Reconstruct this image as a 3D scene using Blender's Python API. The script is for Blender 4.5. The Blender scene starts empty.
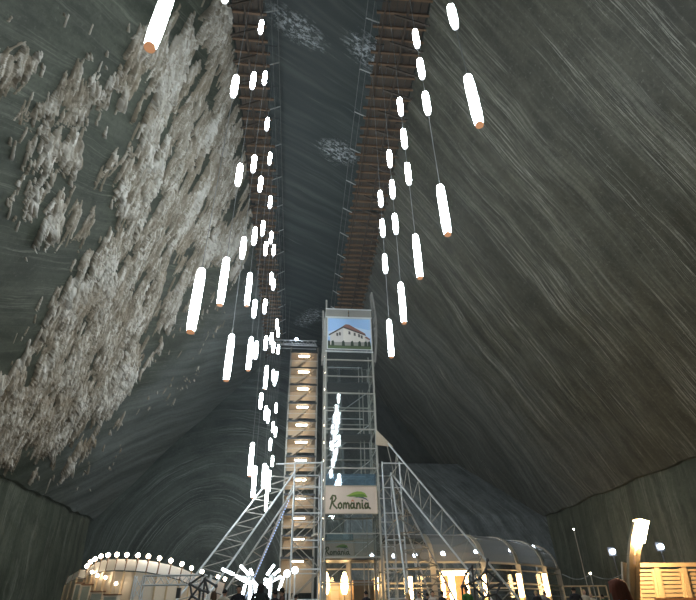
import bpy, bmesh, math, random
import numpy as np
from mathutils import Vector, Matrix

random.seed(7)
RNG = np.random.default_rng(11)
scene = bpy.context.scene
C = scene.collection

# ------------------------------------------------------------------ camera
F = 491.7
PITCH, YAW, ROLL = (math.radians(a) for a in (32.63, 5.91, -1.02))
H = 0.85                                   # height of the phone above the cave floor


def ray(u, v):
    a = (u - 348) / F
    b = (300 - v) / F
    dx = a * math.cos(ROLL) - b * math.sin(ROLL)
    dy = a * math.sin(ROLL) + b * math.cos(ROLL)
    Y = math.cos(PITCH) - dy * math.sin(PITCH)
    Z = math.sin(PITCH) + dy * math.cos(PITCH)
    return Vector((dx * math.cos(YAW) + Y * math.sin(YAW), -dx * math.sin(YAW) + Y * math.cos(YAW), Z))


_c = ray(348, 300)
_ax = ray(348 + F, 300) - _c
_ay = ray(348, 300 - F) - _c


def at(u, v, y):                           # survey: a sight line met at the distance y down the hall
    r = ray(u, v)
    return Vector((r.x * y / r.y, y, r.z * y / r.y + H))


def at_z(u, v, z):
    r = ray(u, v)
    t = (z - H) / r.z
    return Vector((r.x * t, r.y * t, z))


def sight(P):
    d = P - np.array([0, 0, H])
    w = d @ np.array(_c)
    return 348 + F * (d @ np.array(_ax)) / w, 300 - F * (d @ np.array(_ay)) / w


cam_d = bpy.data.cameras.new('camera')
cam = bpy.data.objects.new('camera', cam_d)
C.objects.link(cam)
R3 = Matrix((_ax, _ay, -_c)).transposed()
cam.matrix_world = Matrix.Translation((0, 0, H)) @ R3.to_4x4()
cam_d.sensor_fit = 'HORIZONTAL'
cam_d.sensor_width = 36
cam_d.lens = 36 * F / 696
cam_d.clip_end = 500
scene.camera = cam

# ------------------------------------------------------------------ world and exposure (deep underground: no sky)
world = bpy.data.worlds.new('underground')
scene.world = world
world.use_nodes = True
world.node_tree.nodes['Background'].inputs[0].default_value = (0.02, 0.022, 0.025, 1)
world.node_tree.nodes['Background'].inputs[1].default_value = 0.2
_vs = world.node_tree.nodes.new('ShaderNodeVolumeScatter')       # thin salt haze hanging in the lamplight
_vs.inputs['Color'].default_value = (0.84, 0.95, 1.0, 1)
_vs.inputs['Density'].default_value = 0.0005
_vs.inputs['Anisotropy'].default_value = 0.55
world.node_tree.links.new(_vs.outputs[0], world.node_tree.nodes['World Output'].inputs['Volume'])
scene.view_settings.view_transform = 'Standard'
scene.view_settings.look = 'None'
scene.view_settings.gamma = 1
scene.view_settings.use_curve_mapping = False
scene.view_settings.exposure = 0.0
try:
    scene.cycles.sample_clamp_indirect = 4
    scene.cycles.max_bounces = 8
    scene.cycles.transparent_max_bounces = 24
    scene.cycles.caustics_reflective = False
    scene.cycles.caustics_refractive = False
except Exception:
    pass

E_TUBE = 62.0        # pendant tube lamps


# ------------------------------------------------------------------ materials
class NT:
    def __init__(s, name):
        s.m = bpy.data.materials.new(name)
        s.m.use_nodes = True
        s.t = s.m.node_tree
        s.t.nodes.clear()
        s.out = s.t.nodes.new('ShaderNodeOutputMaterial')

    def n(s, typ, **kw):
        nd = s.t.nodes.new(typ)
        for k, v in kw.items():
            setattr(nd, k, v)
        return nd

    def put(s, sock, v):
        if isinstance(v, bpy.types.NodeSocket):
            s.t.links.new(v, sock)
        else:
            sock.default_value = v

    def math(s, op, a, b=0.0, c=0.0, clamp=False):
        nd = s.n('ShaderNodeMath', operation=op, use_clamp=clamp)
        s.put(nd.inputs[0], a)
        s.put(nd.inputs[1], b)
        s.put(nd.inputs[2], c)
        return nd.outputs[0]

    def add(s, a, b): return s.math('ADD', a, b)
    def mul(s, a, b): return s.math('MULTIPLY', a, b)

    def xyz(s, x, y, z=0.0):
        nd = s.n('ShaderNodeCombineXYZ')
        for i, v in enumerate((x, y, z)):
            s.put(nd.inputs[i], v)
        return nd.outputs[0]

    def sep(s, v):
        nd = s.n('ShaderNodeSeparateXYZ')
        s.put(nd.inputs[0], v)
        return nd.outputs

    def noise(s, vec, scale=1.0, detail=4.0, rough=0.55, dist=0.0):
        nd = s.n('ShaderNodeTexNoise')
        s.put(nd.inputs['Vector'], vec)
        nd.inputs['Scale'].default_value = scale
        nd.inputs['Detail'].default_value = detail
        nd.inputs['Roughness'].default_value = rough
        nd.inputs['Distortion'].default_value = dist
        return nd.outputs['Fac']

    def step(s, v, a, b):                    # smooth 0..1 between a and b
        nd = s.n('ShaderNodeMapRange', interpolation_type='SMOOTHSTEP')
        s.put(nd.inputs['Value'], v)
        nd.inputs['From Min'].default_value = a
        nd.inputs['From Max'].default_value = b
        return nd.outputs[0]

    def mix(s, f, a, b):
        nd = s.n('ShaderNodeMix', data_type='RGBA')
        s.put(nd.inputs['Factor'], f)
        s.put(nd.inputs['A'], a if isinstance(a, bpy.types.NodeSocket) else (*a, 1))
        s.put(nd.inputs['B'], b if isinstance(b, bpy.types.NodeSocket) else (*b, 1))
        return nd.outputs['Result']

    def bump(s, h, strength=0.3, dist=0.1):
        nd = s.n('ShaderNodeBump')
        nd.inputs['Strength'].default_value = strength
        nd.inputs['Distance'].default_value = dist
        s.put(nd.inputs['Height'], h)
        return nd.outputs[0]

    def bsdf(s, col, rough=0.6, metal=0.0, normal=None, spec=0.4, emit=None, es=0.0, alpha=None):
        nd = s.n('ShaderNodeBsdfPrincipled')
        s.put(nd.inputs['Base Color'], col if isinstance(col, bpy.types.NodeSocket) else (*col, 1))
        s.put(nd.inputs['Roughness'], rough)
        nd.inputs['Metallic'].default_value = metal
        nd.inputs['Specular IOR Level'].default_value = spec
        if normal is not None:
            s.put(nd.inputs['Normal'], normal)
        if emit is not None:
            nd.inputs['Emission Color'].default_value = (*emit, 1)
            nd.inputs['Emission Strength'].default_value = es
        if alpha is not None:
            nd.inputs['Alpha'].default_value = alpha
        s.t.links.new(nd.outputs[0], s.out.inputs[0])
        return s.m


def paint(name, col, rough=0.5, metal=0.0, vary=0.12, scale=6.0, spec=0.4):
    t = NT(name)
    co = t.n('ShaderNodeTexCoord').outputs['Object']
    f = t.noise(co, scale, 5, 0.6)
    dark = tuple(c * (1 - vary) for c in col)
    lite = tuple(min(1, c * (1 + vary)) for c in col)
    return t.bsdf(t.mix(f, dark, lite), rough, metal, spec=spec)


def wood(name, col, vary=0.35, scale=(40, 40, 3)):
    t = NT(name)
    co = t.n('ShaderNodeTexCoord').outputs['Object']
    x, y, z = t.sep(co)
    f = t.noise(t.xyz(t.mul(x, scale[0]), t.mul(y, scale[1]), t.mul(z, scale[2])), 1.0, 6, 0.6, 0.4)
    info = t.n('ShaderNodeObjectInfo').outputs['Random']
    f2 = t.add(t.mul(f, 0.75), t.mul(info, 0.25))
    c = t.mix(f2, tuple(a * (1 - vary) for a in col), tuple(min(1, a * (1 + vary)) for a in col))
    return t.bsdf(c, 0.6, normal=t.bump(f, 0.2, 0.01))


def glow(name, col, strength):
    t = NT(name)
    nd = t.n('ShaderNodeEmission')
    nd.inputs[0].default_value = (*col, 1)
    nd.inputs[1].default_value = strength
    t.t.links.new(nd.outputs[0], t.out.inputs[0])
    return t.m


def glass(name, tint=(0.86, 0.93, 0.93), milky=0.06, gloss=0.10, milk=(0.6, 0.65, 0.66)):
    t = NT(name)
    tr = t.n('ShaderNodeBsdfTransparent')
    tr.inputs[0].default_value = (*tint, 1)
    gl = t.n('ShaderNodeBsdfGlossy')
    gl.inputs['Roughness'].default_value = 0.04
    df = t.n('ShaderNodeBsdfDiffuse')
    df.inputs[0].default_value = (*milk, 1)
    tl = t.n('ShaderNodeBsdfTranslucent')
    tl.inputs[0].default_value = (*milk, 1)
    m0 = t.n('ShaderNodeMixShader')
    m0.inputs[0].default_value = 0.5
    t.t.links.new(df.outputs[0], m0.inputs[1])
    t.t.links.new(tl.outputs[0], m0.inputs[2])
    m1 = t.n('ShaderNodeMixShader')
    m1.inputs[0].default_value = milky
    t.t.links.new(tr.outputs[0], m1.inputs[1])
    t.t.links.new(m0.outputs[0], m1.inputs[2])
    m2 = t.n('ShaderNodeMixShader')
    lw = t.n('ShaderNodeLayerWeight')
    lw.inputs[0].default_value = 0.25
    t.put(m2.inputs[0], t.math('MULTIPLY', t.add(lw.outputs['Fresnel'], gloss * 0.4), 0.9, clamp=True))
    t.t.links.new(m1.outputs[0], m2.inputs[1])
    t.t.links.new(gl.outputs[0], m2.inputs[2])
    t.t.links.new(m2.outputs[0], t.out.inputs[0])
    return t.m


def rock(name, ca, cb, dark, mid, light, kind='bands', warp=2.2, lines=1.0, centre=(0, 0), bend=0.0, fine=1.0, swirl=None, painted_light=None):
    """Layered salt rock. UV is in metres: u along the hall (or wall), v up the face. Bands run across (ca, cb)."""
    t = NT(name)
    uv = t.n('ShaderNodeUVMap').outputs[0]
    x, y, _ = t.sep(uv)
    w1 = t.noise(uv, 0.055, 3, 0.5)
    w2 = t.noise(t.xyz(t.add(x, 37.0), t.add(y, 91.0)), 0.16, 4, 0.55)
    off = t.add(t.mul(t.add(w1, -0.5), warp * 4), t.mul(t.add(w2, -0.5), warp))
    if swirl:
        off = t.mul(off, t.add(t.mul(t.step(t.add(x, t.mul(t.add(w1, -0.5), 30.0)), swirl[0], swirl[1]), swirl[2]), 1.0))
    if kind == 'arch':
        dx = t.add(x, -centre[0])
        dy = t.mul(t.add(y, -centre[1]), 0.75)
        r = t.math('SQRT', t.add(t.mul(dx, dx), t.mul(dy, dy)))
        ac = t.add(r, t.mul(off, 0.55))
        al = t.mul(dx, 0.6)
    else:
        ac = t.add(t.add(t.mul(x, ca), t.mul(y, cb)), off)
        if bend:
            ac = t.add(ac, t.mul(t.mul(x, y), bend))
        al = t.add(t.mul(x, -cb), t.mul(y, ca))
    b0 = t.noise(t.xyz(t.mul(ac, 0.28), t.mul(al, 0.02)), 1.0, 3, 0.5)
    b1 = t.noise(t.xyz(t.mul(ac, 1.1 * fine), t.mul(al, 0.05), 3.3), 1.0, 6, 0.62)
    b2 = t.noise(t.xyz(t.mul(ac, 3.4 * fine), t.mul(al, 0.05), 7.7), 1.0, 5, 0.6)
    b3 = t.noise(t.xyz(t.mul(ac, 7.5 * fine), t.mul(al, 0.09), 1.7), 1.0, 3, 0.55)
    blot = t.noise(uv, 0.33, 6, 0.6)
    grain = t.noise(uv, 4.0, 6, 0.78)
    mott = t.noise(t.xyz(t.mul(ac, 0.9), t.mul(al, 0.35), 9.0), 1.0, 6, 0.7)
    base = t.step(t.add(t.add(t.mul(b0, 0.55), t.mul(b1, 0.5)), t.mul(blot, 0.25)), 0.45, 0.85)
    l1 = t.mul(t.step(b1, 0.56, 0.68), t.step(blot, 0.38, 0.6))
    l2 = t.mul(t.step(b2, 0.58, 0.64), t.step(b0, 0.40, 0.6))
    l3 = t.mul(t.step(b3, 0.59, 0.65), t.step(b1, 0.42, 0.6))
    thin = t.step(t.math('ABSOLUTE', t.add(b2, -0.53)), 0.022, 0.004)      # hair-thin white seams
    thin = t.mul(thin, t.step(t.noise(t.xyz(t.mul(ac, 0.5), t.mul(al, 0.07), 21.0), 1.0, 3, 0.6), 0.42, 0.62))
    ln = t.add(t.add(t.mul(l1, 0.14), t.mul(l2, 0.20)), t.mul(l3, 0.10))
    ln = t.math('MULTIPLY', t.add(ln, t.mul(thin, 0.75)), lines, clamp=True)
    c = t.mix(base, dark, mid)
    c = t.mix(t.mul(t.step(mott, 0.45, 0.62), 0.55), c, tuple(a * 0.55 for a in dark))
    c = t.mix(ln, c, light)
    c = t.mix(t.mul(t.step(grain, 0.50, 0.30), 0.6), c, tuple(a * 0.5 for a in dark))
    c = t.mix(t.mul(t.step(grain, 0.56, 0.72), 0.30), c, light)
    if painted_light:                                # lamp glow on the far stretch, painted into the colour as paler grey
        k = t.step(t.add(x, t.mul(t.add(w2, -0.5), 34.0)), painted_light[0], painted_light[1])
        cl = t.mix(t.step(t.add(t.mul(b1, 0.6), t.mul(grain, 0.4)), 0.36, 0.64), tuple(a * 0.45 for a in painted_light[3]), tuple(a * 1.25 for a in painted_light[3]))
        c = t.mix(t.mul(k, painted_light[2]), c, cl)
    hgt = t.add(t.add(t.mul(b1, 0.6), t.mul(grain, 0.35)), t.mul(b2, 0.3))
    return t.bsdf(c, 0.55, normal=t.bump(hgt, 0.35, 0.10), spec=0.35)


M = {}
M['rock_right'] = rock('salt_rock_diagonal', 0.95, 0.27, (0.050, 0.049, 0.032), (0.108, 0.105, 0.073), (0.56, 0.55, 0.47), warp=0.20, lines=0.78, fine=1.25, swirl=(36, 56, 10.0), painted_light=(34, 60, 0.28, (0.24, 0.27, 0.27)))
M['rock_left'] = rock('salt_rock_green', 0.62, -0.78, (0.030, 0.037, 0.023), (0.075, 0.084, 0.060), (0.30, 0.31, 0.25), warp=0.8, lines=0.5, painted_light=(42, 60, 0.55, (0.24, 0.27, 0.265)))
M['rock_low'] = rock('salt_rock_lower', 0.99, 0.10, (0.055, 0.068, 0.046), (0.14, 0.155, 0.115), (0.36, 0.37, 0.31), warp=1.0, lines=0.7)
M['rock_end'] = rock('salt_rock_arched', 1, 0, (0.036, 0.046, 0.041), (0.092, 0.112, 0.100), (0.38, 0.43, 0.40), kind='arch', centre=(14.0, 2.5), warp=1.6, lines=0.75, fine=1.4)
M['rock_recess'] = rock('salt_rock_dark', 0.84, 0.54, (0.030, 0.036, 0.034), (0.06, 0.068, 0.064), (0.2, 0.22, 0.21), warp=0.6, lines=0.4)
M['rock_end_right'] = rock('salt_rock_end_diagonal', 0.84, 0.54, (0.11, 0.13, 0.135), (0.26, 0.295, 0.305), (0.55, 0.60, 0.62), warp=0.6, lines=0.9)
M['wood_deck'] = wood('old_gallery_timber', (0.20, 0.115, 0.058), scale=(3, 30, 30))
M['wood_board'] = wood('old_gallery_boards', (0.072, 0.048, 0.029), scale=(30, 3, 30))
M['steel'] = paint('galvanised_steel', (0.60, 0.63, 0.64), 0.35, 0.15)
M['steel_white'] = paint('pale_painted_steel', (0.62, 0.64, 0.64), 0.4, 0.1)
M['steel_dark'] = paint('dark_steel', (0.06, 0.063, 0.065), 0.45, 0.5)
M['scaffold'] = paint('tarnished_scaffold_steel', (0.34, 0.33, 0.29), 0.5, 0.35)
M['cable'] = paint('grey_cable', (0.30, 0.31, 0.31), 0.5, 0.3)
M['cap'] = paint('tan_lamp_base', (0.55, 0.32, 0.19), 0.6, 0.0)
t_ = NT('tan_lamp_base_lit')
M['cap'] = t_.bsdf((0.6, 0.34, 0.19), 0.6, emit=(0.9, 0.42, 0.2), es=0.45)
M['tube'] = glow('white_tube_glow', (0.86, 0.95, 1.0), E_TUBE)
M['opal_cap'] = glow('opal_end_glow', (0.90, 0.95, 1.0), 4.0)
M['warm'] = glow('warm_tube_glow', (1.0, 0.66, 0.30), 22.0)
M['warm_lantern'] = glow('warm_lantern_glow', (1.0, 0.68, 0.36), 560.0)
M['bulb'] = glow('warm_bulb_glow', (1.0, 0.84, 0.62), 40.0)
M['cool'] = glow('cool_flood_glow', (0.72, 0.82, 1.0), 60.0)
M['stairlamp'] = glow('stair_lamp_glow', (1.0, 0.80, 0.55), 24.0)
M['fluor'] = glow('fluorescent_tube_glow', (0.85, 0.95, 1.0), 14.0)
M['led'] = glow('blue_led_glow', (0.45, 0.62, 1.0), 1.6)
M['glass'] = glass('lift_glass', (0.92, 0.96, 0.96), 0.04, 0.10)
M['glass_milky'] = glass('pavilion_glazing', (0.80, 0.82, 0.80), 0.42, 0.10, (0.75, 0.73, 0.68))
M['cream'] = paint('cream_panel', (0.66, 0.56, 0.43), 0.6, vary=0.06, scale=2)
M['cream_wood'] = wood('pale_timber', (0.60, 0.44, 0.26), 0.25, (20, 20, 3))
M['pine'] = wood('golden_pine', (0.25, 0.185, 0.105), 0.28, (3, 3, 40))
M['dark_wood'] = wood('brown_timber', (0.22, 0.11, 0.05), 0.3)
M['greenish'] = paint('grey_green_panel', (0.22, 0.23, 0.18), 0.5)
M['soffit'] = paint('beige_soffit', (0.50, 0.41, 0.30), 0.6)
M['floor'] = paint('trodden_salt_floor', (0.12, 0.11, 0.095), 0.6, scale=1.2, vary=0.4)


# ------------------------------------------------------------------ mesh helpers
class MB:
    def __init__(s):
        s.v, s.f = [], []

    def face_block(s, vs, fs):
        o = len(s.v)
        s.v += [tuple(p) for p in vs]
        s.f += [tuple(i + o for i in f) for f in fs]
        return s

    def box(s, a, b):
        x0, y0, z0 = a
        x1, y1, z1 = b
        return s.face_block([(x0, y0, z0), (x1, y0, z0), (x1, y1, z0), (x0, y1, z0), (x0, y0, z1), (x1, y0, z1), (x1, y1, z1), (x0, y1, z1)],
                            [(0, 3, 2, 1), (4, 5, 6, 7), (0, 1, 5, 4), (1, 2, 6, 5), (2, 3, 7, 6), (3, 0, 4, 7)])

    def beam(s, p, q, w, h=None):
        h = h or w
        p, q = Vector(p), Vector(q)
        d = (q - p).normalized()
        side = d.cross(Vector((0, 0, 1)))
        if side.length < 1e-3:
            side = Vector((1, 0, 0))
        side.normalize()
        up = side.cross(d)
        vs = []
        for e in (p, q):
            for a, b in ((-1, -1), (1, -1), (1, 1), (-1, 1)):
                vs.append(e + side * a * w / 2 + up * b * h / 2)
        return s.face_block(vs, [(0, 1, 2, 3), (7, 6, 5, 4), (0, 4, 5, 1), (1, 5, 6, 2), (2, 6, 7, 3), (3, 7, 4, 0)])

    def tube(s, p, q, r, n=8, r2=None):
        r2 = r if r2 is None else r2
        p, q = Vector(p), Vector(q)
        d = (q - p).normalized()
        a = d.orthogonal().normalized()
        b = d.cross(a)
        vs = []
        for e, rr in ((p, r), (q, r2)):
            for k in range(n):
                t = 2 * math.pi * k / n
                vs.append(e + (a * math.cos(t) + b * math.sin(t)) * rr)
        fs = [(k, (k + 1) % n, n + (k + 1) % n, n + k) for k in range(n)]
        fs += [tuple(range(n))[::-1], tuple(range(n, 2 * n))]
        return s.face_block(vs, fs)

    def lathe(s, prof, n=12, o=(0, 0, 0)):
        vs, fs = [], []
        for r, z in prof:
            for k in range(n):
                t = 2 * math.pi * k / n
                vs.append((o[0] + r * math.cos(t), o[1] + r * math.sin(t), o[2] + z))
        for i in range(len(prof) - 1):
            for k in range(n):
                fs.append((i * n + k, i * n + (k + 1) % n, (i + 1) * n + (k + 1) % n, (i + 1) * n + k))
        fs.append(tuple(range(n))[::-1])
        fs.append(tuple(range((len(prof) - 1) * n, len(prof) * n)))
        return s.face_block(vs, fs)

    def prism(s, poly, y0, y1):                 # polygon in x, z given a depth along y
        n = len(poly)
        vs = [(x, y0, z) for x, z in poly] + [(x, y1, z) for x, z in poly]
        fs = [tuple(range(n)), tuple(range(n, 2 * n))[::-1]]
        fs += [(k, n + k, n + (k + 1) % n, (k + 1) % n) for k in range(n)]
        return s.face_block(vs, fs)

    def ball(s, o, r, nu=10, nv=7):
        prof = []
        for i in range(nv + 1):
            a = -math.pi / 2 + math.pi * i / nv
            prof.append((max(r * math.cos(a), r * 0.02), r * math.sin(a)))
        return s.lathe(prof, nu, o)

    def mesh(s, name, mat, smooth=False):
        me = bpy.data.meshes.new(name)
        me.from_pydata(s.v, [], s.f)
        bm = bmesh.new()
        bm.from_mesh(me)
        bmesh.ops.recalc_face_normals(bm, faces=bm.faces)
        bm.to_mesh(me)
        bm.free()
        if smooth:
            me.shade_smooth()
        me.materials.append(mat)
        return me


def tag(o, label, cat, group=None, kind=None):
    o['label'] = label
    o['category'] = cat
    if group:
        o['group'] = group
    if kind:
        o['kind'] = kind
    return o


def thing(name, label, cat, loc=(0, 0, 0), rz=0.0, group=None):
    o = bpy.data.objects.new(name, None)
    o.empty_display_size = 0.2
    C.objects.link(o)
    o.location = loc
    o.rotation_euler = (0, 0, rz)
    return tag(o, label, cat, group)


def part(name, me, parent, loc=(0, 0, 0), mat=None, rot=None, scale=None, label=None):
    """me is an MB (with mat) or a shared mesh; it is placed in the parent's own frame."""
    if isinstance(me, MB):
        me = me.mesh(name, mat)
    o = bpy.data.objects.new(name, me)
    C.objects.link(o)
    o.parent = parent
    o.location = loc
    if rot is not None:
        o.rotation_euler = rot
    if scale is not None:
        o.scale = scale
    if label:
        o['label'] = label
    return o


def solo(name, mb, mat, label, cat, group=None, loc=(0, 0, 0), smooth=False, kind=None):
    o = bpy.data.objects.new(name, mb.mesh(name, mat, smooth) if isinstance(mb, MB) else mb)
    C.objects.link(o)
    o.location = loc
    return tag(o, label, cat, group, kind)


_unit = {}


def unit(shape, mat):
    k = (shape, mat.name)
    if k not in _unit:
        m = MB()
        if shape == 'box':
            m.box((-.5, -.5, -.5), (.5, .5, .5))
        else:
            m.tube((0, 0, -.5), (0, 0, .5), 0.5, 8)
        _unit[k] = m.mesh('shared_' + shape, mat, False)
    return _unit[k]


def bar(name, mat, parent, p, q, w, h=None, shape='box', label=None):
    """a straight member from p to q (parent's frame); w across, h upright; shares one unit mesh."""
    p, q = Vector(p), Vector(q)
    d = q - p
    L = d.length
    d = d / L
    side = d.cross(Vector((0, 0, 1)))
    if side.length < 1e-3:
        side = Vector((1, 0, 0))
    side.normalize()
    up = side.cross(d)
    o = bpy.data.objects.new(name, unit(shape, mat))
    C.objects.link(o)
    o.parent = parent
    h = h or w
    rot = Matrix((side, up, d)).transposed().to_4x4()
    o.matrix_local = Matrix.Translation((p + q) / 2) @ rot @ Matrix.Diagonal((w, h, L, 1))
    if label:
        o['label'] = label
    return o


def rod(name, mat, parent, p, q, r, label=None):
    return bar(name, mat, parent, p, q, 2 * r, 2 * r, 'rod', label)


ORD = ['first', 'second', 'third', 'fourth', 'fifth', 'sixth', 'seventh', 'eighth', 'ninth', 'tenth', 'eleventh', 'twelfth',
       'thirteenth', 'fourteenth', 'fifteenth', 'sixteenth', 'seventeenth', 'eighteenth', 'nineteenth', 'twentieth']

# ------------------------------------------------------------------ the hall
ZB = 10.85            # height of the break between the upright foot and the leaning walls
ZG = 36.85            # height of the timber galleries
ZC = 40.3             # ceiling
XL, XR = -24.0, 30.5  # foot walls
TL, TR = -6.0, 8.0    # top of the leaning walls
Y0, Y1 = -14.0, 80.0
S_L = np.array([TL - XL, 0, ZG - ZB]); LEN_L = float(np.linalg.norm(S_L)); S_L = S_L / LEN_L
S_R = np.array([TR - XR, 0, ZG - ZB]); LEN_R = float(np.linalg.norm(S_R)); S_R = S_R / LEN_R
N_L = np.array([S_L[2], 0, -S_L[0]])
N_R = np.array([-S_R[2], 0, S_R[0]])


def vnoise(x, y, seed=0):
    r = np.random.default_rng(seed).random((64, 64))
    xi, yi = np.floor(x).astype(int), np.floor(y).astype(int)
    fx, fy = x - xi, y - yi
    fx, fy = fx * fx * (3 - 2 * fx), fy * fy * (3 - 2 * fy)
    g = lambda a, b: r[a % 64, b % 64]
    return (g(xi, yi) * (1 - fx) + g(xi + 1, yi) * fx) * (1 - fy) + (g(xi, yi + 1) * (1 - fx) + g(xi + 1, yi + 1) * fx) * fy


def fbm(x, y, seed=0, o=4):
    s, a, t = 0, 1.0, 0
    for k in range(o):
        s = s + a * vnoise(x * 2 ** k, y * 2 ** k, seed + k)
        t += a
        a *= 0.5
    return s / t


def grid_mesh(name, P, UV, mats, flip=False, matidx=None, keep=None, smooth=True):
    """P (n, m, 3) points, UV (n, m, 2) in metres."""
    n, m = P.shape[:2]
    idx = np.arange(n * m).reshape(n, m)
    q = np.stack([idx[:-1, :-1], idx[1:, :-1], idx[1:, 1:], idx[:-1, 1:]], -1).reshape(-1, 4)
    if flip:
        q = q[:, ::-1]
    pts, uvs = P.reshape(-1, 3), UV.reshape(-1, 2)
    if keep is not None:
        k = keep.reshape(-1)
        q = q[k[q].any(1)]
        used = np.unique(q)
        remap = -np.ones(n * m, int)
        remap[used] = np.arange(len(used))
        q = remap[q]
        pts, uvs = pts[used], uvs[used]
    else:
        used = None
    me = bpy.data.meshes.new(name)
    me.vertices.add(len(pts))
    me.vertices.foreach_set('co', pts.astype(np.float32).ravel())
    me.loops.add(q.size)
    me.loops.foreach_set('vertex_index', q.astype(np.int32).ravel())
    me.polygons.add(len(q))
    me.polygons.foreach_set('loop_start', np.arange(0, q.size, 4, dtype=np.int32))
    me.update(calc_edges=True)
    uvl = me.uv_layers.new(name='UVMap')
    uvl.data.foreach_set('uv', uvs[q.ravel()].astype(np.float32).ravel())
    for mt in mats:
        me.materials.append(mt)
    if smooth:
        me.shade_smooth()
    return me, used


def struct(name, me, parent=None):
    o = bpy.data.objects.new(name, me)
    C.objects.link(o)
    o['kind'] = 'structure'
    if parent:
        o.parent = parent
    return o


def join_meshes(name, meshes):
    bm = bmesh.new()
    mats = []
    for me in meshes:
        off = len(mats)
        n0 = len(bm.faces)
        bm.from_mesh(me)
        bm.faces.ensure_lookup_table()
        for f in bm.faces[n0:]:
            f.material_index += off
        mats += list(me.materials)
    out = bpy.data.meshes.new(name)
    bm.to_mesh(out)
    bm.free()
    for m in mats:
        out.materials.append(m)
    return out


def side_wall(name, left):
    x0, x1 = (XL, TL) if left else (XR, TR)
    LEN, S, N = (LEN_L, S_L, N_L) if left else (LEN_R, S_R, N_R)
    ys = np.linspace(Y0, Y1, 240)
    ss = np.linspace(0, LEN, 66)
    Yg, Sg = np.meshgrid(ys, ss, indexing='ij')
    base = np.array([x0, 0, ZB])
    d = (fbm(Yg / 9, Sg / 9, 3 if left else 23) - 0.5) * 0.9 * np.sin(np.pi * np.clip(Sg / LEN, 0, 1)) ** 0.5
    P = base + Sg[..., None] * S + Yg[..., None] * np.array([0, 1, 0]) + d[..., None] * N
    zj = (fbm(ys / 2.2, ys * 0 + 0.5, 131 if left else 137, 4) - 0.5) * 0.7        # the break line is roughly hewn
    P[:, 0, 2] += zj
    P[:, 1, 2] += zj * 0.4
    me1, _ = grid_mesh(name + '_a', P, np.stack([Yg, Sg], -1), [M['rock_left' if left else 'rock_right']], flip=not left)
    # upright foot below the break, the break line a little uneven
    zs = np.linspace(-0.3, ZB, 14)
    Yg, Zg = np.meshgrid(ys, zs, indexing='ij')
    sgn = 1 if left else -1
    d = (fbm(Yg / 5, Zg / 6, 41 if left else 57) - 0.5) * 0.8 * np.sin(np.pi * np.clip(Zg / ZB, 0, 1)) ** 0.5
    P = np.stack([np.full_like(Yg, x0 - sgn * 0.4) + sgn * d, Yg, Zg], -1)
    P[:, -1, 2] += zj
    me2, _ = grid_mesh(name + '_b', P, np.stack([Yg, Zg], -1), [M['rock_low']], flip=not left)
    # short upright wall behind the gallery
    Yg, Zg = np.meshgrid(ys[::10], np.array([ZG, ZC + 0.3]), indexing='ij')
    P = np.stack([np.full_like(Yg, x1), Yg, Zg], -1)
    me3, _ = grid_mesh(name + '_c', P, np.stack([Yg, Zg], -1), [M['rock_left' if left else 'rock_right']], flip=not left)
    # soffit of the lip where the leaning face overhangs the foot
    Yg, Tg = np.meshgrid(ys, np.array([0.0, 0.4]), indexing='ij')
    P = np.stack([x0 - sgn * Tg, Yg, ZB + zj[:, None] + 0 * Yg], -1)
    me4, _ = grid_mesh(name + '_d', P, np.stack([Yg, Tg], -1), [M['rock_low']], flip=left)
    return struct(name, join_meshes(name, [me1, me2, me3, me4]))


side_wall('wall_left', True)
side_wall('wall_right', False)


def end_face(name, x0, x1, z0, z1, yf, mat, nx=60, nz=50, amp=0.5, seed=5, u0=0.0):
    xs, zs = np.linspace(x0, x1, nx), np.linspace(z0, z1, nz)
    Xg, Zg = np.meshgrid(xs, zs, indexing='ij')
    Yg = yf(Xg, Zg) - (fbm(Xg / 6, Zg / 6, seed) - 0.5) * amp
    me, _ = grid_mesh(name, np.stack([Xg, Yg, Zg], -1), np.stack([Xg - XL + u0, Zg], -1), [mat], flip=True)
    return me


XS = 6.0              # where the end wall steps, behind the lift
ZL = 19.2             # ledge on the right half of the end wall
far = [
    end_face('e1', XL - 6, XS, -0.3, 44, lambda X, Z: 66 + np.clip(Z - ZB, 0, 99) * 0.36, M['rock_end']),
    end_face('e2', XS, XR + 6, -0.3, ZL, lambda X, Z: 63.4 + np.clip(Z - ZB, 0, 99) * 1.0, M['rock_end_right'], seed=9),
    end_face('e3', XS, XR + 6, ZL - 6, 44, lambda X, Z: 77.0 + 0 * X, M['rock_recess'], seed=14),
]
led = MB().box((XS, 71.9, ZL - 1.2), (XR + 6, 78, ZL - 0.02)).mesh('ledge', M['rock_end_right'])
stp = MB().prism([(63.7, -0.3), (63.7, ZB), (76.0, 44), (79.5, 44), (79.5, -0.3)], XS - 0.3, XS).mesh('stp', M['rock_end_right'])
for v_ in stp.vertices:
    v_.co = (v_.co.y, v_.co.x, v_.co.z)
for me_ in (led, stp):
    me_.uv_layers.new(name='UVMap')
struct('wall_far', join_meshes('wall_far', far + [led, stp]))
nb = MB().box((XL - 4, Y0 - 0.6, -0.3), (XR + 4, Y0, 44)).mesh('wall_near', M['rock_low'])
nb.uv_layers.new(name='UVMap')
struct('wall_near', nb)
struct('floor', MB().box((XL - 4, Y0, -0.4), (XR + 4, Y1, 0.0)).mesh('floor', M['floor']))


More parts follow.
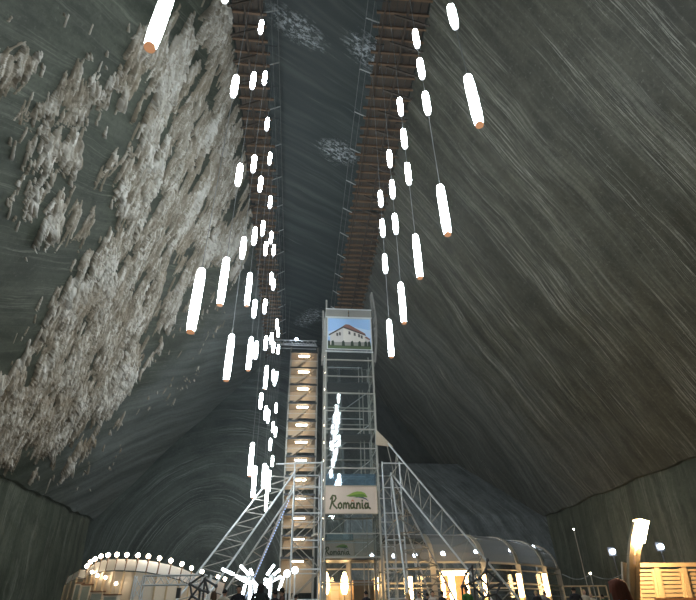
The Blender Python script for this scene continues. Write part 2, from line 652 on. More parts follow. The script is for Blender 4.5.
def ceiling_mat():
    t = NT('salt_ceiling')
    uv = t.n('ShaderNodeUVMap').outputs[0]
    x, y, _ = t.sep(uv)
    w = t.mul(t.add(t.noise(uv, 0.10, 2, 0.5), -0.5), 1.6)
    ac = t.add(t.add(t.mul(x, -0.52), t.mul(y, 0.85)), w)
    al = t.add(t.mul(x, 0.85), t.mul(y, 0.52))
    b1 = t.noise(t.xyz(t.mul(ac, 1.2), t.mul(al, 0.06)), 1.0, 6, 0.6)
    b2 = t.noise(t.xyz(t.mul(ac, 4.0), t.mul(al, 0.12), 5.0), 1.0, 5, 0.6)
    c = t.mix(t.step(b1, 0.4, 0.75), (0.040, 0.056, 0.053), (0.105, 0.130, 0.125))
    c = t.mix(t.mul(t.step(b2, 0.60, 0.75), 0.4), c, (0.32, 0.38, 0.38))
    speck = t.step(t.noise(t.xyz(t.mul(ac, 2.6), t.mul(al, 1.1), 2.0), 1.5, 5, 0.8), 0.48, 0.56)
    total = None
    for (cx, cy, ra, rc) in PATCH:
        dx, dy = t.add(x, -cx), t.add(y, -cy)
        a = t.mul(t.add(t.mul(dx, 0.85), t.mul(dy, 0.52)), 1 / ra)
        b = t.mul(t.add(t.mul(dx, -0.52), t.mul(dy, 0.85)), 1 / rc)
        e = t.math('SQRT', t.add(t.mul(a, a), t.mul(b, b)))
        k = t.step(t.add(t.mul(e, -1.0), t.mul(b2, 1.3)), -0.35, 0.35)
        total = k if total is None else t.math('MAXIMUM', total, k)
    c = t.mix(t.mul(speck, total), c, (0.70, 0.76, 0.80))
    return t.bsdf(c, 0.5, normal=t.bump(t.add(b1, t.mul(speck, total)), 0.4, 0.1), spec=0.4)


PATCH = []
for (u, v, ra, rc) in ((297, 28, 3.4, 1.3), (338, 152, 2.6, 1.6), (372, 55, 3.2, 1.6), (309, 318, 2.0, 4.0)):
    p = at_z(u, v, ZC)
    PATCH.append((p.x, p.y, ra, rc))
M['ceiling'] = ceiling_mat()
xs, ys = np.linspace(TL - 1, TR + 1, 12), np.linspace(Y0, Y1, 80)
Xg, Yg = np.meshgrid(xs, ys, indexing='ij')
P = np.stack([Xg, Yg, ZC + (fbm(Xg / 4, Yg / 4, 77) - 0.5) * 0.5], -1)
struct('ceiling', grid_mesh('ceiling', P, np.stack([Xg, Yg], -1), [M['ceiling']], flip=True)[0])


# ------------------------------------------------------------------ salt crust on the left wall (fluted curtains of salt)
def in_poly(u, v, poly):
    inside = np.zeros(u.shape, bool)
    n = len(poly)
    for i in range(n):
        (x1, y1), (x2, y2) = poly[i], poly[(i + 1) % n]
        c = ((y1 > v) != (y2 > v)) & (u < (x2 - x1) * (v - y1) / ((y2 - y1) or 1e-9) + x1)
        inside ^= c
    return inside


CRUST = [   # outline in the surveyor's view, density, size of the flutes
    ([(136, 70), (150, 30), (195, 5), (225, -20), (246, -20), (250, 150), (257, 236), (240, 262), (205, 250), (190, 285), (165, 320), (150, 350), (128, 378),
      (112, 398), (84, 425), (46, 446), (0, 452), (-30, 440), (-30, 400), (30, 362), (52, 335), (58, 300), (72, 282), (100, 265), (62, 262), (92, 240), (130, 238),
      (136, 205), (128, 185), (108, 162), (140, 158), (150, 130), (134, 110), (138, 90)], 0.97, 1.0),
    ([(-20, 52), (18, 47), (34, 56), (46, 64), (40, 76), (10, 74), (-20, 72)], 0.9, 0.8),
    ([(60, 72), (84, 70), (96, 84), (88, 100), (70, 88)], 0.9, 0.8),
    ([(10, 100), (60, 98), (92, 108), (84, 118), (30, 112)], 1.0, 0.55),
    ([(34, 130), (70, 126), (98, 142), (140, 150), (130, 186), (96, 172), (70, 156)], 0.8, 0.9),
    ([(52, 196), (78, 188), (96, 206), (88, 236), (66, 244), (50, 222)], 0.97, 0.9),
    ([(92, 90), (128, 62), (140, 110), (112, 136), (140, 150), (110, 160), (88, 130), (112, 112)], 0.35, 0.5),
    ([(10, 178), (50, 172), (68, 184), (40, 192)], 0.4, 0.6),
    ([(0, 200), (40, 206), (44, 214), (0, 210)], 0.4, 0.4),
    ([(150, 352), (132, 400), (90, 446), (40, 474), (24, 470), (60, 448), (112, 400)], 0.45, 0.9),
]
DY = 0.065
cy = np.arange(9.0, 60.0, DY)
cs = np.arange(0.0, LEN_L, DY)
HT = np.zeros((len(cy), len(cs)), np.float32)
TN = np.zeros_like(HT)
base_L = np.array([XL, 0, ZB])


def wall_pt(y, s):
    return base_L + s[..., None] * S_L + y[..., None] * np.array([0, 1.0, 0])


N_T = 190000
ty, ts = RNG.uniform(10, 59, N_T), RNG.uniform(1, LEN_L - 0.05, N_T)
tu, tv = sight(wall_pt(ty, ts))
tu = tu + (fbm(ty / 2.2, ts / 2.2, 91) - 0.5) * 26 + RNG.normal(0, 4, N_T)
tv = tv + (fbm(ty / 2.2, ts / 2.2, 95) - 0.5) * 26 + RNG.normal(0, 4, N_T)
lg = ts + 0.30 * ty + (fbm(ty / 3.0, ts / 3.0, 61) - 0.5) * 4.0         # curtains hang from common ledges
snap = np.round(lg / 1.15) * 1.15 - lg + RNG.normal(0, 0.12, N_T)
ts = np.clip(np.where(RNG.random(N_T) < 0.65, ts + snap, ts), 0.3, LEN_L - 0.03)
clump = fbm((ty + 0.75 * ts) / 0.7, ts / 2.4, 71, 3)
mass = fbm((ty + 0.75 * ts) / 1.7, ts / 2.6, 171, 3)          # thick folds and bare gaps
dens = np.full(N_T, 0.02)
size = np.full(N_T, 0.35)
for poly, dn, sz in CRUST:
    m_ = in_poly(tu, tv, poly)
    dens[m_] = np.maximum(dens[m_], dn)
    size[m_] = sz
pick = (RNG.random(N_T) < dens * 0.42) & (clump > 0.40 + (0.97 - dens) * 0.10) & (mass > 0.335 + 0.14 * (dens < 0.9))
for y_, s_, z_, cl, bg in zip(ty[pick], ts[pick], size[pick], clump[pick], mass[pick]):
    w = max(0.065, RNG.uniform(0.06, 0.16) * z_)
    LN = 0.75 + RNG.normal() * 0.22
    ln = min(0.25 + RNG.exponential(0.45), 1.5) * (0.3 + 0.7 * z_) * (0.6 + 0.8 * cl)
    h0 = RNG.uniform(0.10, 0.45) * (0.5 + 0.5 * z_) * (0.15 + 2.6 * max(bg - 0.30, 0.05))
    tone = np.clip(0.5 + RNG.normal() * 0.26 + (bg - 0.5) * 1.8, 0, 1)
    i0, i1 = int((y_ - w - 0.2 - cy[0]) / DY), int((y_ + w + LN * ln - cy[0]) / DY) + 2
    j0, j1 = int((s_ - ln) / DY), int((s_ + 0.15) / DY) + 2
    i0, j0 = max(i0, 0), max(j0, 0)
    i1, j1 = min(i1, len(cy)), min(j1, len(cs))
    if i1 <= i0 or j1 <= j0:
        continue
    tt = (s_ - cs[j0:j1])[None, :] / ln
    ww = w * np.clip(1 - np.clip(tt, 0, 1), 0.02, 1) ** 0.7
    xx = ((cy[i0:i1] - y_)[:, None] - LN * tt * ln) / ww
    prof = np.sqrt(np.clip(1 - xx * xx, 0, 1)) * np.clip(0.30 + 1.0 * tt, 0, 1) * np.clip((tt + 0.12) * 6, 0, 1) * (tt <= 1)
    hh = h0 * prof
    cur = HT[i0:i1, j0:j1]
    better = hh > cur
    TN[i0:i1, j0:j1] = np.where(better, tone, TN[i0:i1, j0:j1])
    HT[i0:i1, j0:j1] = np.where(better, hh, cur)
Yg, Sg = np.meshgrid(cy, cs, indexing='ij')
wd = (fbm(Yg / 9, Sg / 9, 3) - 0.5) * 0.9 * np.sin(np.pi * np.clip(Sg / LEN_L, 0, 1)) ** 0.5
lump = (fbm(Yg / 0.9, Sg / 0.9, 33, 3) - 0.4) * 0.28
cover = HT > 0.015
hh = np.where(cover, HT * 1.25 + lump * np.clip(HT * 6, 0, 1) + 0.03, -0.06) + wd
P = wall_pt(Yg, Sg - 0.45 * HT) + hh[..., None] * N_L
me, used = grid_mesh('salt_crust', P, np.stack([Yg, Sg], -1), [], keep=cover)
ca_ = me.color_attributes.new('tone', 'FLOAT_COLOR', 'POINT')
tn = np.clip(TN.reshape(-1)[used], 0, 1)
ca_.data.foreach_set('color', np.stack([tn, tn, tn, np.ones_like(tn)], -1).astype(np.float32).ravel())


def crust_mat():
    t = NT('salt_crust')
    at_ = t.n('ShaderNodeAttribute', attribute_name='tone')
    uv = t.n('ShaderNodeUVMap').outputs[0]
    g = t.noise(uv, 1.2, 6, 0.65)
    g2 = t.noise(uv, 9.0, 4, 0.7)
    f = t.math('ADD', t.mul(at_.outputs['Fac'], 0.6), t.mul(g, 0.4))
    c = t.mix(t.step(f, 0.25, 0.8), (0.24, 0.205, 0.15), (0.58, 0.55, 0.48))
    c = t.mix(t.mul(t.step(f, 0.62, 0.85), 0.7), c, (0.76, 0.75, 0.71))
    c = t.mix(t.mul(t.step(t.noise(uv, 0.25, 3, 0.5), 0.52, 0.7), 0.5), c, (0.33, 0.27, 0.19))
    return t.bsdf(c, 0.7, normal=t.bump(g2, 0.5, 0.05), spec=0.3)


me.materials.append(crust_mat())
crust = bpy.data.objects.new('salt_crust', me)
C.objects.link(crust)
tag(crust, 'pale fluted salt crust hanging in curtains on the left wall', 'salt crust', kind='stuff')


# ------------------------------------------------------------------ timber galleries under the ceiling
def gallery(xin, xout, label, xlamp, ylamps):
    sg = 1 if xin > xout else -1                   # towards the middle of the hall
    g = thing('timber_gallery', label, 'gallery', (xout, 4.0, ZG), group='timber galleries under the ceiling')
    wdt = abs(xin - xout)
    ln = 69.0
    k = 0
    y = 0.0
    while y < ln:                                   # joists, each a little out of line
        e = random.uniform(0.1, 0.5)
        bar('joist', M['wood_deck'], g, (sg * -0.25, y, random.uniform(-.04, .04)), (sg * (wdt + e), y + random.uniform(-.08, .08), random.uniform(-.04, .04)), 0.15, 0.20)
        if k % 2 == 0:
            bar('strut', M['wood_board'], g, (sg * 0.0, y + 0.15, -1.1), (sg * wdt * 0.72, y + 0.15, -0.08), 0.12, 0.14)
        y += 1.0 + random.uniform(-0.06, 0.06)
        k += 1
    for i in range(6):                              # deck boards above the joists
        x = sg * (0.1 + (i + 0.5) * (wdt - 0.1) / 6)
        for j in range(6):
            a = j * 11.5 + random.uniform(0, 0.3)
            bar('plank', M['wood_board'], g, (x, a, 0.14), (x, a + 11.2, 0.14), (wdt - 0.1) / 6 - 0.04, 0.05)
    bar('stringer', M['wood_board'], g, (sg * wdt * 0.45, 0, -0.17), (sg * wdt * 0.45, ln, -0.17), 0.14, 0.16)
    bar('stringer', M['wood_board'], g, (sg * wdt * 0.93, 0, -0.17), (sg * wdt * 0.93, ln, -0.17), 0.10, 0.14)
    y = 2.8
    while y < ln:
        bar('railing_post', M['steel_white'], g, (sg * wdt, y, 0.05), (sg * (wdt + 0.95), y + 0.1, 0.75), 0.07, 0.07)
        y += 4.0
    for yl in ylamps:                               # arms that carry the lamp cables
        bar('hanger_arm', M['steel_dark'], g, (sg * (wdt - 0.6), yl - 4.0, 0.04), (xlamp - xout + sg * 0.05, yl - 4.0, 0.04), 0.05, 0.06)
    rod('railing_wire', M['cable'], g, (sg * (wdt + 0.95), 0, 0.75), (sg * (wdt + 0.95), ln, 0.75), 0.02)
    rod('railing_wire', M['cable'], g, (sg * (wdt + 0.5), 0, 0.42), (sg * (wdt + 0.5), ln, 0.42), 0.015)


LEFT_Y = (5.2, 8.3, 11.4, 14.6, 17.9, 21.2, 24.6, 27.6, 30.8, 34.2, 37.0, 39.8, 43.0, 45.8, 49.2, 51.8, 55.4, 58.0)
RIGHT_Y = (7.5, 10.8, 14.2, 17.3, 20.4)
gallery(-3.7, -6.0, 'brown timber gallery on joists above the crusted left wall', -2.9, LEFT_Y)
gallery(4.6, 8.0, 'brown timber gallery on joists above the streaked right wall', 4.1, RIGHT_Y)


# ------------------------------------------------------------------ pendant tube lamps
def tube_profile(L, r):
    h = L / 2
    return [(r * 0.78, -h), (r * 0.86, -h + 0.05), (r, -h + L * 0.22), (r, h - L * 0.22), (r * 0.86, h - 0.05), (r * 0.7, h)]


LAMP = {}
for kind_, L_, r_ in (('long', 1.95, 0.125), ('short', 1.12, 0.12)):
    LAMP[kind_] = (MB().lathe(tube_profile(L_, r_), 14).mesh('tube', M['tube'], False),
                   MB().lathe([(r_ * 0.80, -0.05), (r_ * 0.80, 0.0)], 14).mesh('bottom_cap', M['cap'] if kind_ == 'long' else M['opal_cap']),
                   MB().lathe([(r_ * 0.7, 0), (r_ * 0.5, 0.05), (0.02, 0.10)], 10).mesh('top_cap', M['steel_white']), L_)


def lamp(x, y, zc, kind, z_hang, label, group):
    tb, bc, tc, L = LAMP[kind]
    o = thing('pendant_lamp', label, 'lamp', (x, y, zc - L / 2), group=group)
    part('tube', tb, o, (0, 0, L / 2))
    part('bottom_cap', bc, o)
    part('top_cap', tc, o, (0, 0, L))
    rod('cable', M['cable'], o, (0, 0, L + 0.09), (0, 0, z_hang - (zc - L / 2)), 0.011)


def strings(table, X, side):
    for i, (Yk, lamps) in enumerate(table):
        ls = sorted(lamps, key=lambda a: a[0])
        for k, (zc, kind) in enumerate(ls):
            L = LAMP[kind][3]
            zh = ZG + 0.05 if k == len(ls) - 1 else ls[k + 1][0] - LAMP[ls[k + 1][1]][3] / 2 - 0.05
            pos = 'lowest' if k == 0 else ORD[k] + ' up'
            if len(ls) == 1:
                pos = 'only'
            lb = '%s white tube lamp, %s on %s cable from camera, %s row' % (kind, pos, ORD[i], side)
            lamp(X, Yk, zc, kind, zh, lb, 'white tube lamps in the %s row' % side)


def zc_(u0, v0, u1, v1, X, Yk):
    a, b = ray(u0, v0), ray(u1, v1)
    return (a.z / a.y + b.z / b.y) / 2 * Yk + H


RIGHT = [
    (7.5, [(450, 6, 454, 26, 's'), (466, 76, 479, 125, 'l'), (440, -50, 443, -30, 's')]),
    (10.8, [(415, 30, 418, 47, 's'), (421, 59, 424, 78, 's'), (425, 92, 429, 114, 's'), (440, 185, 449, 235, 'l')]),
    (14.2, [(399, 98, 401, 115, 's'), (403, 129, 405, 148, 's'), (407, 163, 410, 184, 's'), (415, 235, 421, 278, 'l')]),
    (17.3, [(388, 151, 390, 166, 's'), (391, 181, 394, 197, 's'), (394, 213, 397, 234, 's'), (400, 283, 404, 323, 'l')]),
    (20.4, [(380, 191, 382, 206, 's'), (382, 220, 384, 236, 's'), (384, 255, 387, 272, 's'), (389, 320, 391, 357, 'l')]),
]
LEFT = [
    (5.2, [(170, -12, 147, 50, 'l')]),
    (8.3, [(229, -20, 225, 3, 's')]),
    (11.4, [(237, 75, 233, 97, 's'), (201, 268, 192, 333, 'l')]),
    (14.6, [(263, 20, 260, 34, 's'), (254, 73, 252, 88, 's'), (240, 164, 237, 185, 's'), (226, 258, 221, 305, 'l')]),
    (17.9, [(266, 71, 264, 85, 's'), (255, 155, 252, 172, 's'), (243, 238, 239, 257, 's'), (233, 335, 227, 380, 'l')]),
    (21.2, [(269, 118, 266, 130, 's'), (262, 177, 259, 191, 's'), (255, 228, 253, 244, 's'), (251, 273, 246, 306, 'l')]),
    (24.6, [(271, 152, 269, 165, 's'), (263, 221, 261, 235, 's'), (255, 301, 253, 316, 's'), (252, 337, 249, 371, 'l')]),
    (27.6, [(271, 196, 269, 208, 's'), (266, 242, 264, 255, 's'), (258, 343, 256, 357, 's')]),
    (30.8, [(272, 232, 271, 243, 's'), (267, 300, 265, 313, 's'), (252, 443, 248, 476, 'l')]),
    (34.2, [(274, 245, 272, 255, 's'), (272, 273, 270, 284, 's'), (268, 338, 265, 348, 's'), (261, 394, 259, 408, 's'), (256, 467, 253, 497, 'l')]),
    (37.0, [(275, 279, 273, 290, 's'), (266, 365, 264, 390, 'l')]),
    (39.8, [(272, 333, 270, 344, 's'), (267, 408, 265, 418, 's')]),
    (43.0, [(274, 342, 272, 352, 's'), (270, 411, 268, 422, 's'), (264, 465, 262, 487, 'l')]),
    (45.8, [(277, 319, 276, 329, 's'), (275, 370, 272, 381, 's'), (266, 464, 264, 490, 'l')]),
    (49.2, [(278, 328, 276, 337, 's'), (276, 375, 274, 386, 's'), (271, 439, 269, 450, 's'), (267, 490, 266, 510, 'l')]),
    (51.8, [(278, 346, 277, 353, 's'), (277, 371, 276, 382, 's'), (274, 422, 272, 432, 's'), (270, 470, 268, 492, 'l')]),
    (55.4, [(277, 404, 275, 412, 's'), (273, 456, 272, 466, 's')]),
    (58.0, [(276, 428, 275, 436, 's')]),
]
for tab, X, side in ((RIGHT, 4.1, 'right'), (LEFT, -2.9, 'left')):
    strings([(Yk, [(zc_(*l[:4], X, Yk), 'long' if l[4] == 'l' else 'short') for l in ls]) for Yk, ls in tab], X, side)


# ------------------------------------------------------------------ glass lift tower
def zat(v, y, u=350):
    return at(u, v, y).z


TX0, TX1, TY0, TY1 = 1.85, 5.65, 36.0, 39.2
ZT = zat(310, TY0)
tw = thing('lift_tower', 'tall glazed steel lift tower in the middle of the hall', 'lift tower', (0, 0, 0))
for x in (TX0, TX1):
    for y in (TY0, TY1):
        bar('column', M['scaffold'], tw, (x, y, 0), (x, y, ZT + (0.9 if x == TX0 else 0.1)), 0.14)
levels = [2.6 + 1.42 * k for k in range(14)]
levels = [z for z in levels if z < ZT - 3.4]
for i, z in enumerate(levels):
    w = 0.10 if i % 2 else 0.07
    for y in (TY0, TY1):
        bar('crossbeam', M['scaffold'], tw, (TX0, y, z), (TX1, y, z), w)
    for x in (TX0, TX1):
        bar('crossbeam', M['scaffold'], tw, (x, TY0, z), (x, TY1, z), w)
    if i % 3 == 1:
        bar('landing', M['steel_dark'], tw, ((TX0 + TX1) / 2, TY0 + 1.2, z), ((TX0 + TX1) / 2, TY1, z), TX1 - TX0 - 0.2, 0.08)
        rod('handrail', M['steel_white'], tw, (TX0 + 0.2, TY0 + 0.3, z + 0.9), (TX1 - 0.9, TY0 + 0.3, z + 0.9), 0.03)
    if i % 2 == 0 and i + 2 < len(levels):
        rod('tie_rod', M['steel'], tw, (TX0, TY1, z), (TX1, TY1, levels[i + 2]), 0.025)
    zb = levels[i + 1] if i + 1 < len(levels) else ZT - 3.3
    if i >= 1:
        bar('glass_pane', M['glass'], tw, (TX0 + 0.07, TY0 - 0.02, (z + zb) / 2), (TX1 - 0.07, TY0 - 0.02, (z + zb) / 2), 0.02, zb - z - 0.08)
        for x in (TX0, TX1):
            bar('glass_pane', M['glass'], tw, (x, TY0 + 0.08, (z + zb) / 2), (x, TY1 - 0.08, (z + zb) / 2), 0.02, zb - z - 0.08)
# inner guide rails of the lift car and two slender inner posts
for x, y in ((TX1 - 0.85, TY1 - 0.5), (TX1 - 0.55, TY1 - 0.5), (TX1 - 0.25, TY0 + 0.8), (TX0 + 0.3, TY1 - 0.4)):
    bar('guide_rail', M['scaffold'], tw, (x, y, 0), (x, y, ZT - 3.0), 0.07)
# head of the tower: frame, glass band, two curved side fins
ZH0, ZH1 = zat(352, TY0), zat(310, TY0)
for z in (ZH0, zat(318, TY0), ZH1):
    bar('head_rail', M['steel_white'], tw, (TX0 - 0.05, TY0 - 0.05, z), (TX1 + 0.08, TY0 - 0.05, z), 0.10)
    bar('head_rail', M['steel_white'], tw, (TX0, TY1, z), (TX1, TY1, z), 0.10)
    for x in (TX0, TX1):
        bar('head_rail', M['steel_white'], tw, (x, TY0, z), (x, TY1, z), 0.10)
zb_ = (zat(318, TY0) + ZH1) / 2
for a, b in ((0.0, 0.5), (0.5, 1.0)):
    bar('balustrade_pane', M['glass_milky'], tw, (TX0 + (TX1 - TX0) * a + 0.04, TY0 - 0.05, zb_), (TX0 + (TX1 - TX0) * b - 0.04, TY0 - 0.05, zb_), 0.02, ZH1 - zat(318, TY0) - 0.12)
for x, lo, hi, bulge in ((TX1 + 0.16, zat(362, TY0), zat(292, TY0), 0.25), (TX0 - 0.30, zat(362, TY0), zat(312, TY0), 0.05)):
    n_ = 8
    poly = []
    for k in range(n_ + 1):
        t = k / n_
        poly.append((bulge * math.sin(math.pi * t) + 0.1, lo + (hi - lo) * t))
    poly += [(bulge * math.sin(math.pi * t) - 0.06, lo + (hi - lo) * t) for t in (1, .75, .5, .25, 0)]
    part('side_fin', MB().prism(poly, 0, 0.9), tw, (x, TY0 - 0.1, 0), M['glass_milky'], label='curved pale translucent fin')
bar('roof_slab', M['steel_dark'], tw, ((TX0 + TX1) / 2, TY0 + 0.1, ZH0), ((TX0 + TX1) / 2, TY1, ZH0), TX1 - TX0, 0.12)

# wider scaffold bays at the foot of the tower that the legs brace against
ZP = zat(464, 36)
fb = thing('scaffold_base', 'galvanised scaffold bays around the foot of the lift tower', 'scaffold', (0, 0, 0))
BX = (at(294.7, 472, 36).x, TX0 - 0.22, TX1 + 0.3, at(399, 470, 36).x)
for x in BX:
    for y in (35.7, 39.5):
        rod('standard', M['steel'], fb, (x, y, 0), (x, y, ZP + 0.1), 0.06)
for a, b in ((0, 1), (2, 3)):
    for k in range(6):
        z = ZP * (k + 1) / 6
        for y in (35.7, 39.5):
            rod('ledger', M['steel'], fb, (BX[a], y, z), (BX[b], y, z), 0.04)
            rod('diagonal', M['scaffold'], fb, (BX[a if k % 2 else b], y, z - ZP / 6), (BX[b if k % 2 else a], y, z), 0.03)
        for x in (BX[a], BX[b]):
            rod('ledger', M['scaffold'], fb, (x, 35.7, z), (x, 39.5, z), 0.035)
rod('ledger', M['steel_white'], fb, at(276, 464, 35.7), (BX[1], 35.7, ZP), 0.05)
rod('ledger', M['steel_white'], fb, (BX[2], 35.7, ZP), (at(404.7, 463.5, 35.7).x, 35.7, ZP), 0.05)
# sloping cheek plates above the bays
for pts in ([(376, 430), (376, 445), (393, 447)],):
    poly = [(at(u, v, 36).x, at(u, v, 36).z) for u, v in pts]
    part('cheek_plate', MB().prism(poly, 35.9, 36.0), fb, mat=M['soffit'])


# splayed truss legs
def down(p, q):
    d = (q - p)
    t = (0.0 - p.z) / d.z
    return p + d * t


def leg(label, chords, n):
    """chords: (u, v, y) to (u, v, y) sight points, run on down to the floor; laced to one another in turn"""
    ends = [(at(*a), down(at(*a), at(*b))) for a, b in chords]
    ft = ends[0][1]
    o = thing('truss_leg', label, 'truss', (ft.x, ft.y, 0), group='splayed legs of the lift tower')
    E = [(p - ft, q - ft) for p, q in ends]
    for p, q in E:
        rod('chord', M['steel'], o, p, q, 0.065)
    for i in range(len(E) - 1):
        (p0, q0), (p1, q1) = E[i], E[i + 1]
        for k in range(n):
            a, b, c = k / n, (k + 1) / n, (k + 0.5) / n
            rod('lacing', M['scaffold'], o, p0.lerp(q0, a), p1.lerp(q1, c), 0.032)
            rod('lacing', M['scaffold'], o, p1.lerp(q1, c), p0.lerp(q0, b), 0.032)
    return o


leg('outer truss leg of the lift tower, leaning down to the left', [((272, 476, 36), (178, 598, 33)), ((294.7, 472, 36), (206.7, 597, 33.4))], 11)
leg('steeper truss leg of the lift tower, inner one on the left', [((294, 490, 36.4), (230, 584, 38.5)), ((293, 486, 38.5), (257, 570, 41.5))], 9)
leg('outer truss leg of the lift tower, leaning down to the right', [((386, 441, 36), (490, 565, 34)), ((391, 473, 36), (476.7, 581, 33.5))], 12)
leg('steep truss leg of the lift tower, inner one on the right', [((391, 473, 35.9), (407, 592, 32.5)), ((391, 475, 36.4), (440.7, 572, 38)), ((396, 500, 37.5), (428.7, 592, 39))], 9)
led_ = MB()
p_, q_ = at(291, 496, 38.3), down(at(293, 486, 38.3), at(257, 570, 41.3))
for k in range(46):
    c_ = p_.lerp(q_, 0.04 + 0.92 * k / 46)
    led_.box((c_.x - 0.035, c_.y - 0.14, c_.z - 0.035), (c_.x + 0.035, c_.y - 0.07, c_.z + 0.035))
led_.tube(p_ - Vector((0, 0.08, 0)), q_ - Vector((0, 0.08, -0.05)), 0.006, 6)
solo('led_rope', led_, M['led'], 'rope of small blue lights strung down the inner left truss leg', 'light string')


# ------------------------------------------------------------------ billboards
def strokes(parent, lines, x0, z0, sx, sz, wd, y, mat, name):
    for ln in lines:
        m = MB()
        for i in range(len(ln) - 1):
            (a, b), (c, d) = ln[i], ln[i + 1]
            p, q = Vector((x0 + a * sx, 0, z0 + b * sz)), Vector((x0 + c * sx, 0, z0 + d * sz))
            t = (q - p).normalized()
            nn = Vector((-t.z, 0, t.x)) * wd / 2
            e = t * wd * 0.35
            m.prism([((p - e + nn).x, (p - e + nn).z), ((p - e - nn).x, (p - e - nn).z), ((q + e - nn).x, (q + e - nn).z), ((q + e + nn).x, (q + e + nn).z)],
                    y - 0.012 - 0.002 * (i % 2), y)
        part(name, m, parent, mat=mat)


M['ink_green'] = paint('dark_olive_ink', (0.075, 0.085, 0.02), 0.6)
M['ink_orange'] = paint('orange_ink', (0.65, 0.16, 0.05), 0.6)
M['leaf_light'] = paint('leaf_green_ink', (0.27, 0.40, 0.06), 0.6)
M['leaf_dark'] = paint('deep_leaf_green_ink', (0.12, 0.23, 0.03), 0.6)
M['ink_blue'] = paint('navy_ink', (0.05, 0.07, 0.14), 0.6)
M['board'] = paint('pale_pink_beige_board', (0.72, 0.58, 0.47), 0.6, vary=0.05, scale=1)
M['blue_glass'] = glass('bluish_glazing', (0.62, 0.78, 0.88), 0.22, 0.2, (0.45, 0.62, 0.75))

WORD = [  # 0..1 along the word, x-height 0.5
    ([[(.02, 0), (.05, .35), (.075, .78)], [(.03, .70), (.075, .95), (.135, .92), (.15, .75), (.115, .55), (.07, .47)], [(.07, .47), (.11, .22), (.17, .02)]]),
    ([[(.245, .42), (.205, .30), (.205, .10), (.24, .02), (.275, .12), (.275, .32), (.245, .42)]]),
    ([[(.315, .02), (.325, .40)], [(.325, .30), (.355, .42), (.375, .34), (.375, .06)], [(.378, .30), (.41, .42), (.435, .32), (.44, .02)]]),
    ([[(.545, .36), (.50, .40), (.475, .22), (.49, .04), (.525, .06), (.55, .26)], [(.55, .40), (.55, .12), (.575, .03)]]),
    ([[(.61, .02), (.615, .40)], [(.615, .26), (.65, .42), (.68, .34), (.685, .04)]]),
    ([[(.735, .40), (.735, .10), (.755, .03)], [(.735, .56), (.738, .60)]]),
    ([[(.86, .36), (.815, .40), (.79, .22), (.805, .04), (.84, .06), (.865, .26)], [(.865, .40), (.865, .12), (.91, .02)]]),
]


def romania_board(x0, x1, z0, z1, y, zglass, label, place):
    w, h = x1 - x0, z1 - z0
    o = thing('billboard', label, 'billboard', (x0, y, z0), group='billboards on the lift tower')
    part('panel', MB().box((0, 0, 0), (w, 0.07, h)), o, mat=M['board'])
    for a, b in (((0, -.01, 0), (w, -.01, 0)), ((0, -.01, h), (w, -.01, h)), ((0, -.01, 0), (0, -.01, h)), ((w, -.01, 0), (w, -.01, h))):
        bar('frame', M['soffit'], o, a, b, 0.06, 0.06)
    if zglass:
        bar('glass_band', M['blue_glass'], o, (0.03, 0.03, (h + zglass - z0) / 2), (w - .03, 0.03, (h + zglass - z0) / 2), 0.03, zglass - z1 - 0.05)
    for L in WORD:
        mb = MB()
        for ln in L:
            for i in range(len(ln) - 1):
                (a, b), (c, d) = ln[i], ln[i + 1]
                p, q = Vector((w * (.08 + .86 * a), 0, h * (.17 + .50 * b))), Vector((w * (.08 + .86 * c), 0, h * (.17 + .50 * d)))
                t = (q - p).normalized()
                wd = h * 0.062
                nn = Vector((-t.z, 0, t.x)) * wd / 2
                e = t * wd * 0.4
                k1, k2, k3, k4 = p - e + nn, p - e - nn, q + e - nn, q + e + nn
                mb.prism([(k1.x, k1.z), (k2.x, k2.z), (k3.x, k3.z), (k4.x, k4.z)], -0.012 - 0.003 * (i % 2), 0)
        part('letter', mb, o, mat=M['ink_green'])
    cx, cz = w * (.08 + .86 * .52), h * (.17 + .50 * .52)
    mb = MB()
    for sgn in (-1, 1):
        mb.prism([(cx + sgn * w * .035, cz), (cx, cz + h * .075), (cx, cz + h * .03), (cx + sgn * w * .035 - sgn * w * .012, cz - h * .01)], -0.015, 0)
    part('circumflex', mb, o, mat=M['ink_orange'])
    lf = [(.40, .63), (.46, .68), (.54, .76), (.62, .80), (.70, .795), (.77, .74), (.81, .62), (.815, .575), (.76, .60), (.70, .575), (.66, .60), (.61, .58), (.56, .605), (.48, .60)]
    lfo = part('leaf', MB().prism([(w * a, h * b) for a, b in lf], -0.012, 0), o, mat=M['leaf_light'])
    ld = [(.44, .635), (.55, .67), (.66, .70), (.74, .70), (.80, .61), (.813, .578), (.76, .60), (.70, .577), (.66, .60), (.61, .582), (.56, .605), (.48, .602)]
    part('leaf_shade', MB().prism([(w * a, h * b) for a, b in ld], -0.018, -0.011), lfo, mat=M['leaf_dark'])
    sw = [(.54, .565), (.64, .575), (.72, .55), (.79, .50), (.84, .43), (.80, .53), (.74, .585), (.66, .60)]
    part('swoosh', MB().prism([(w * a, h * b) for a, b in sw[:5] + sw[:4:-1][::-1]], -0.014, 0), o, mat=M['ink_blue'])
    return o


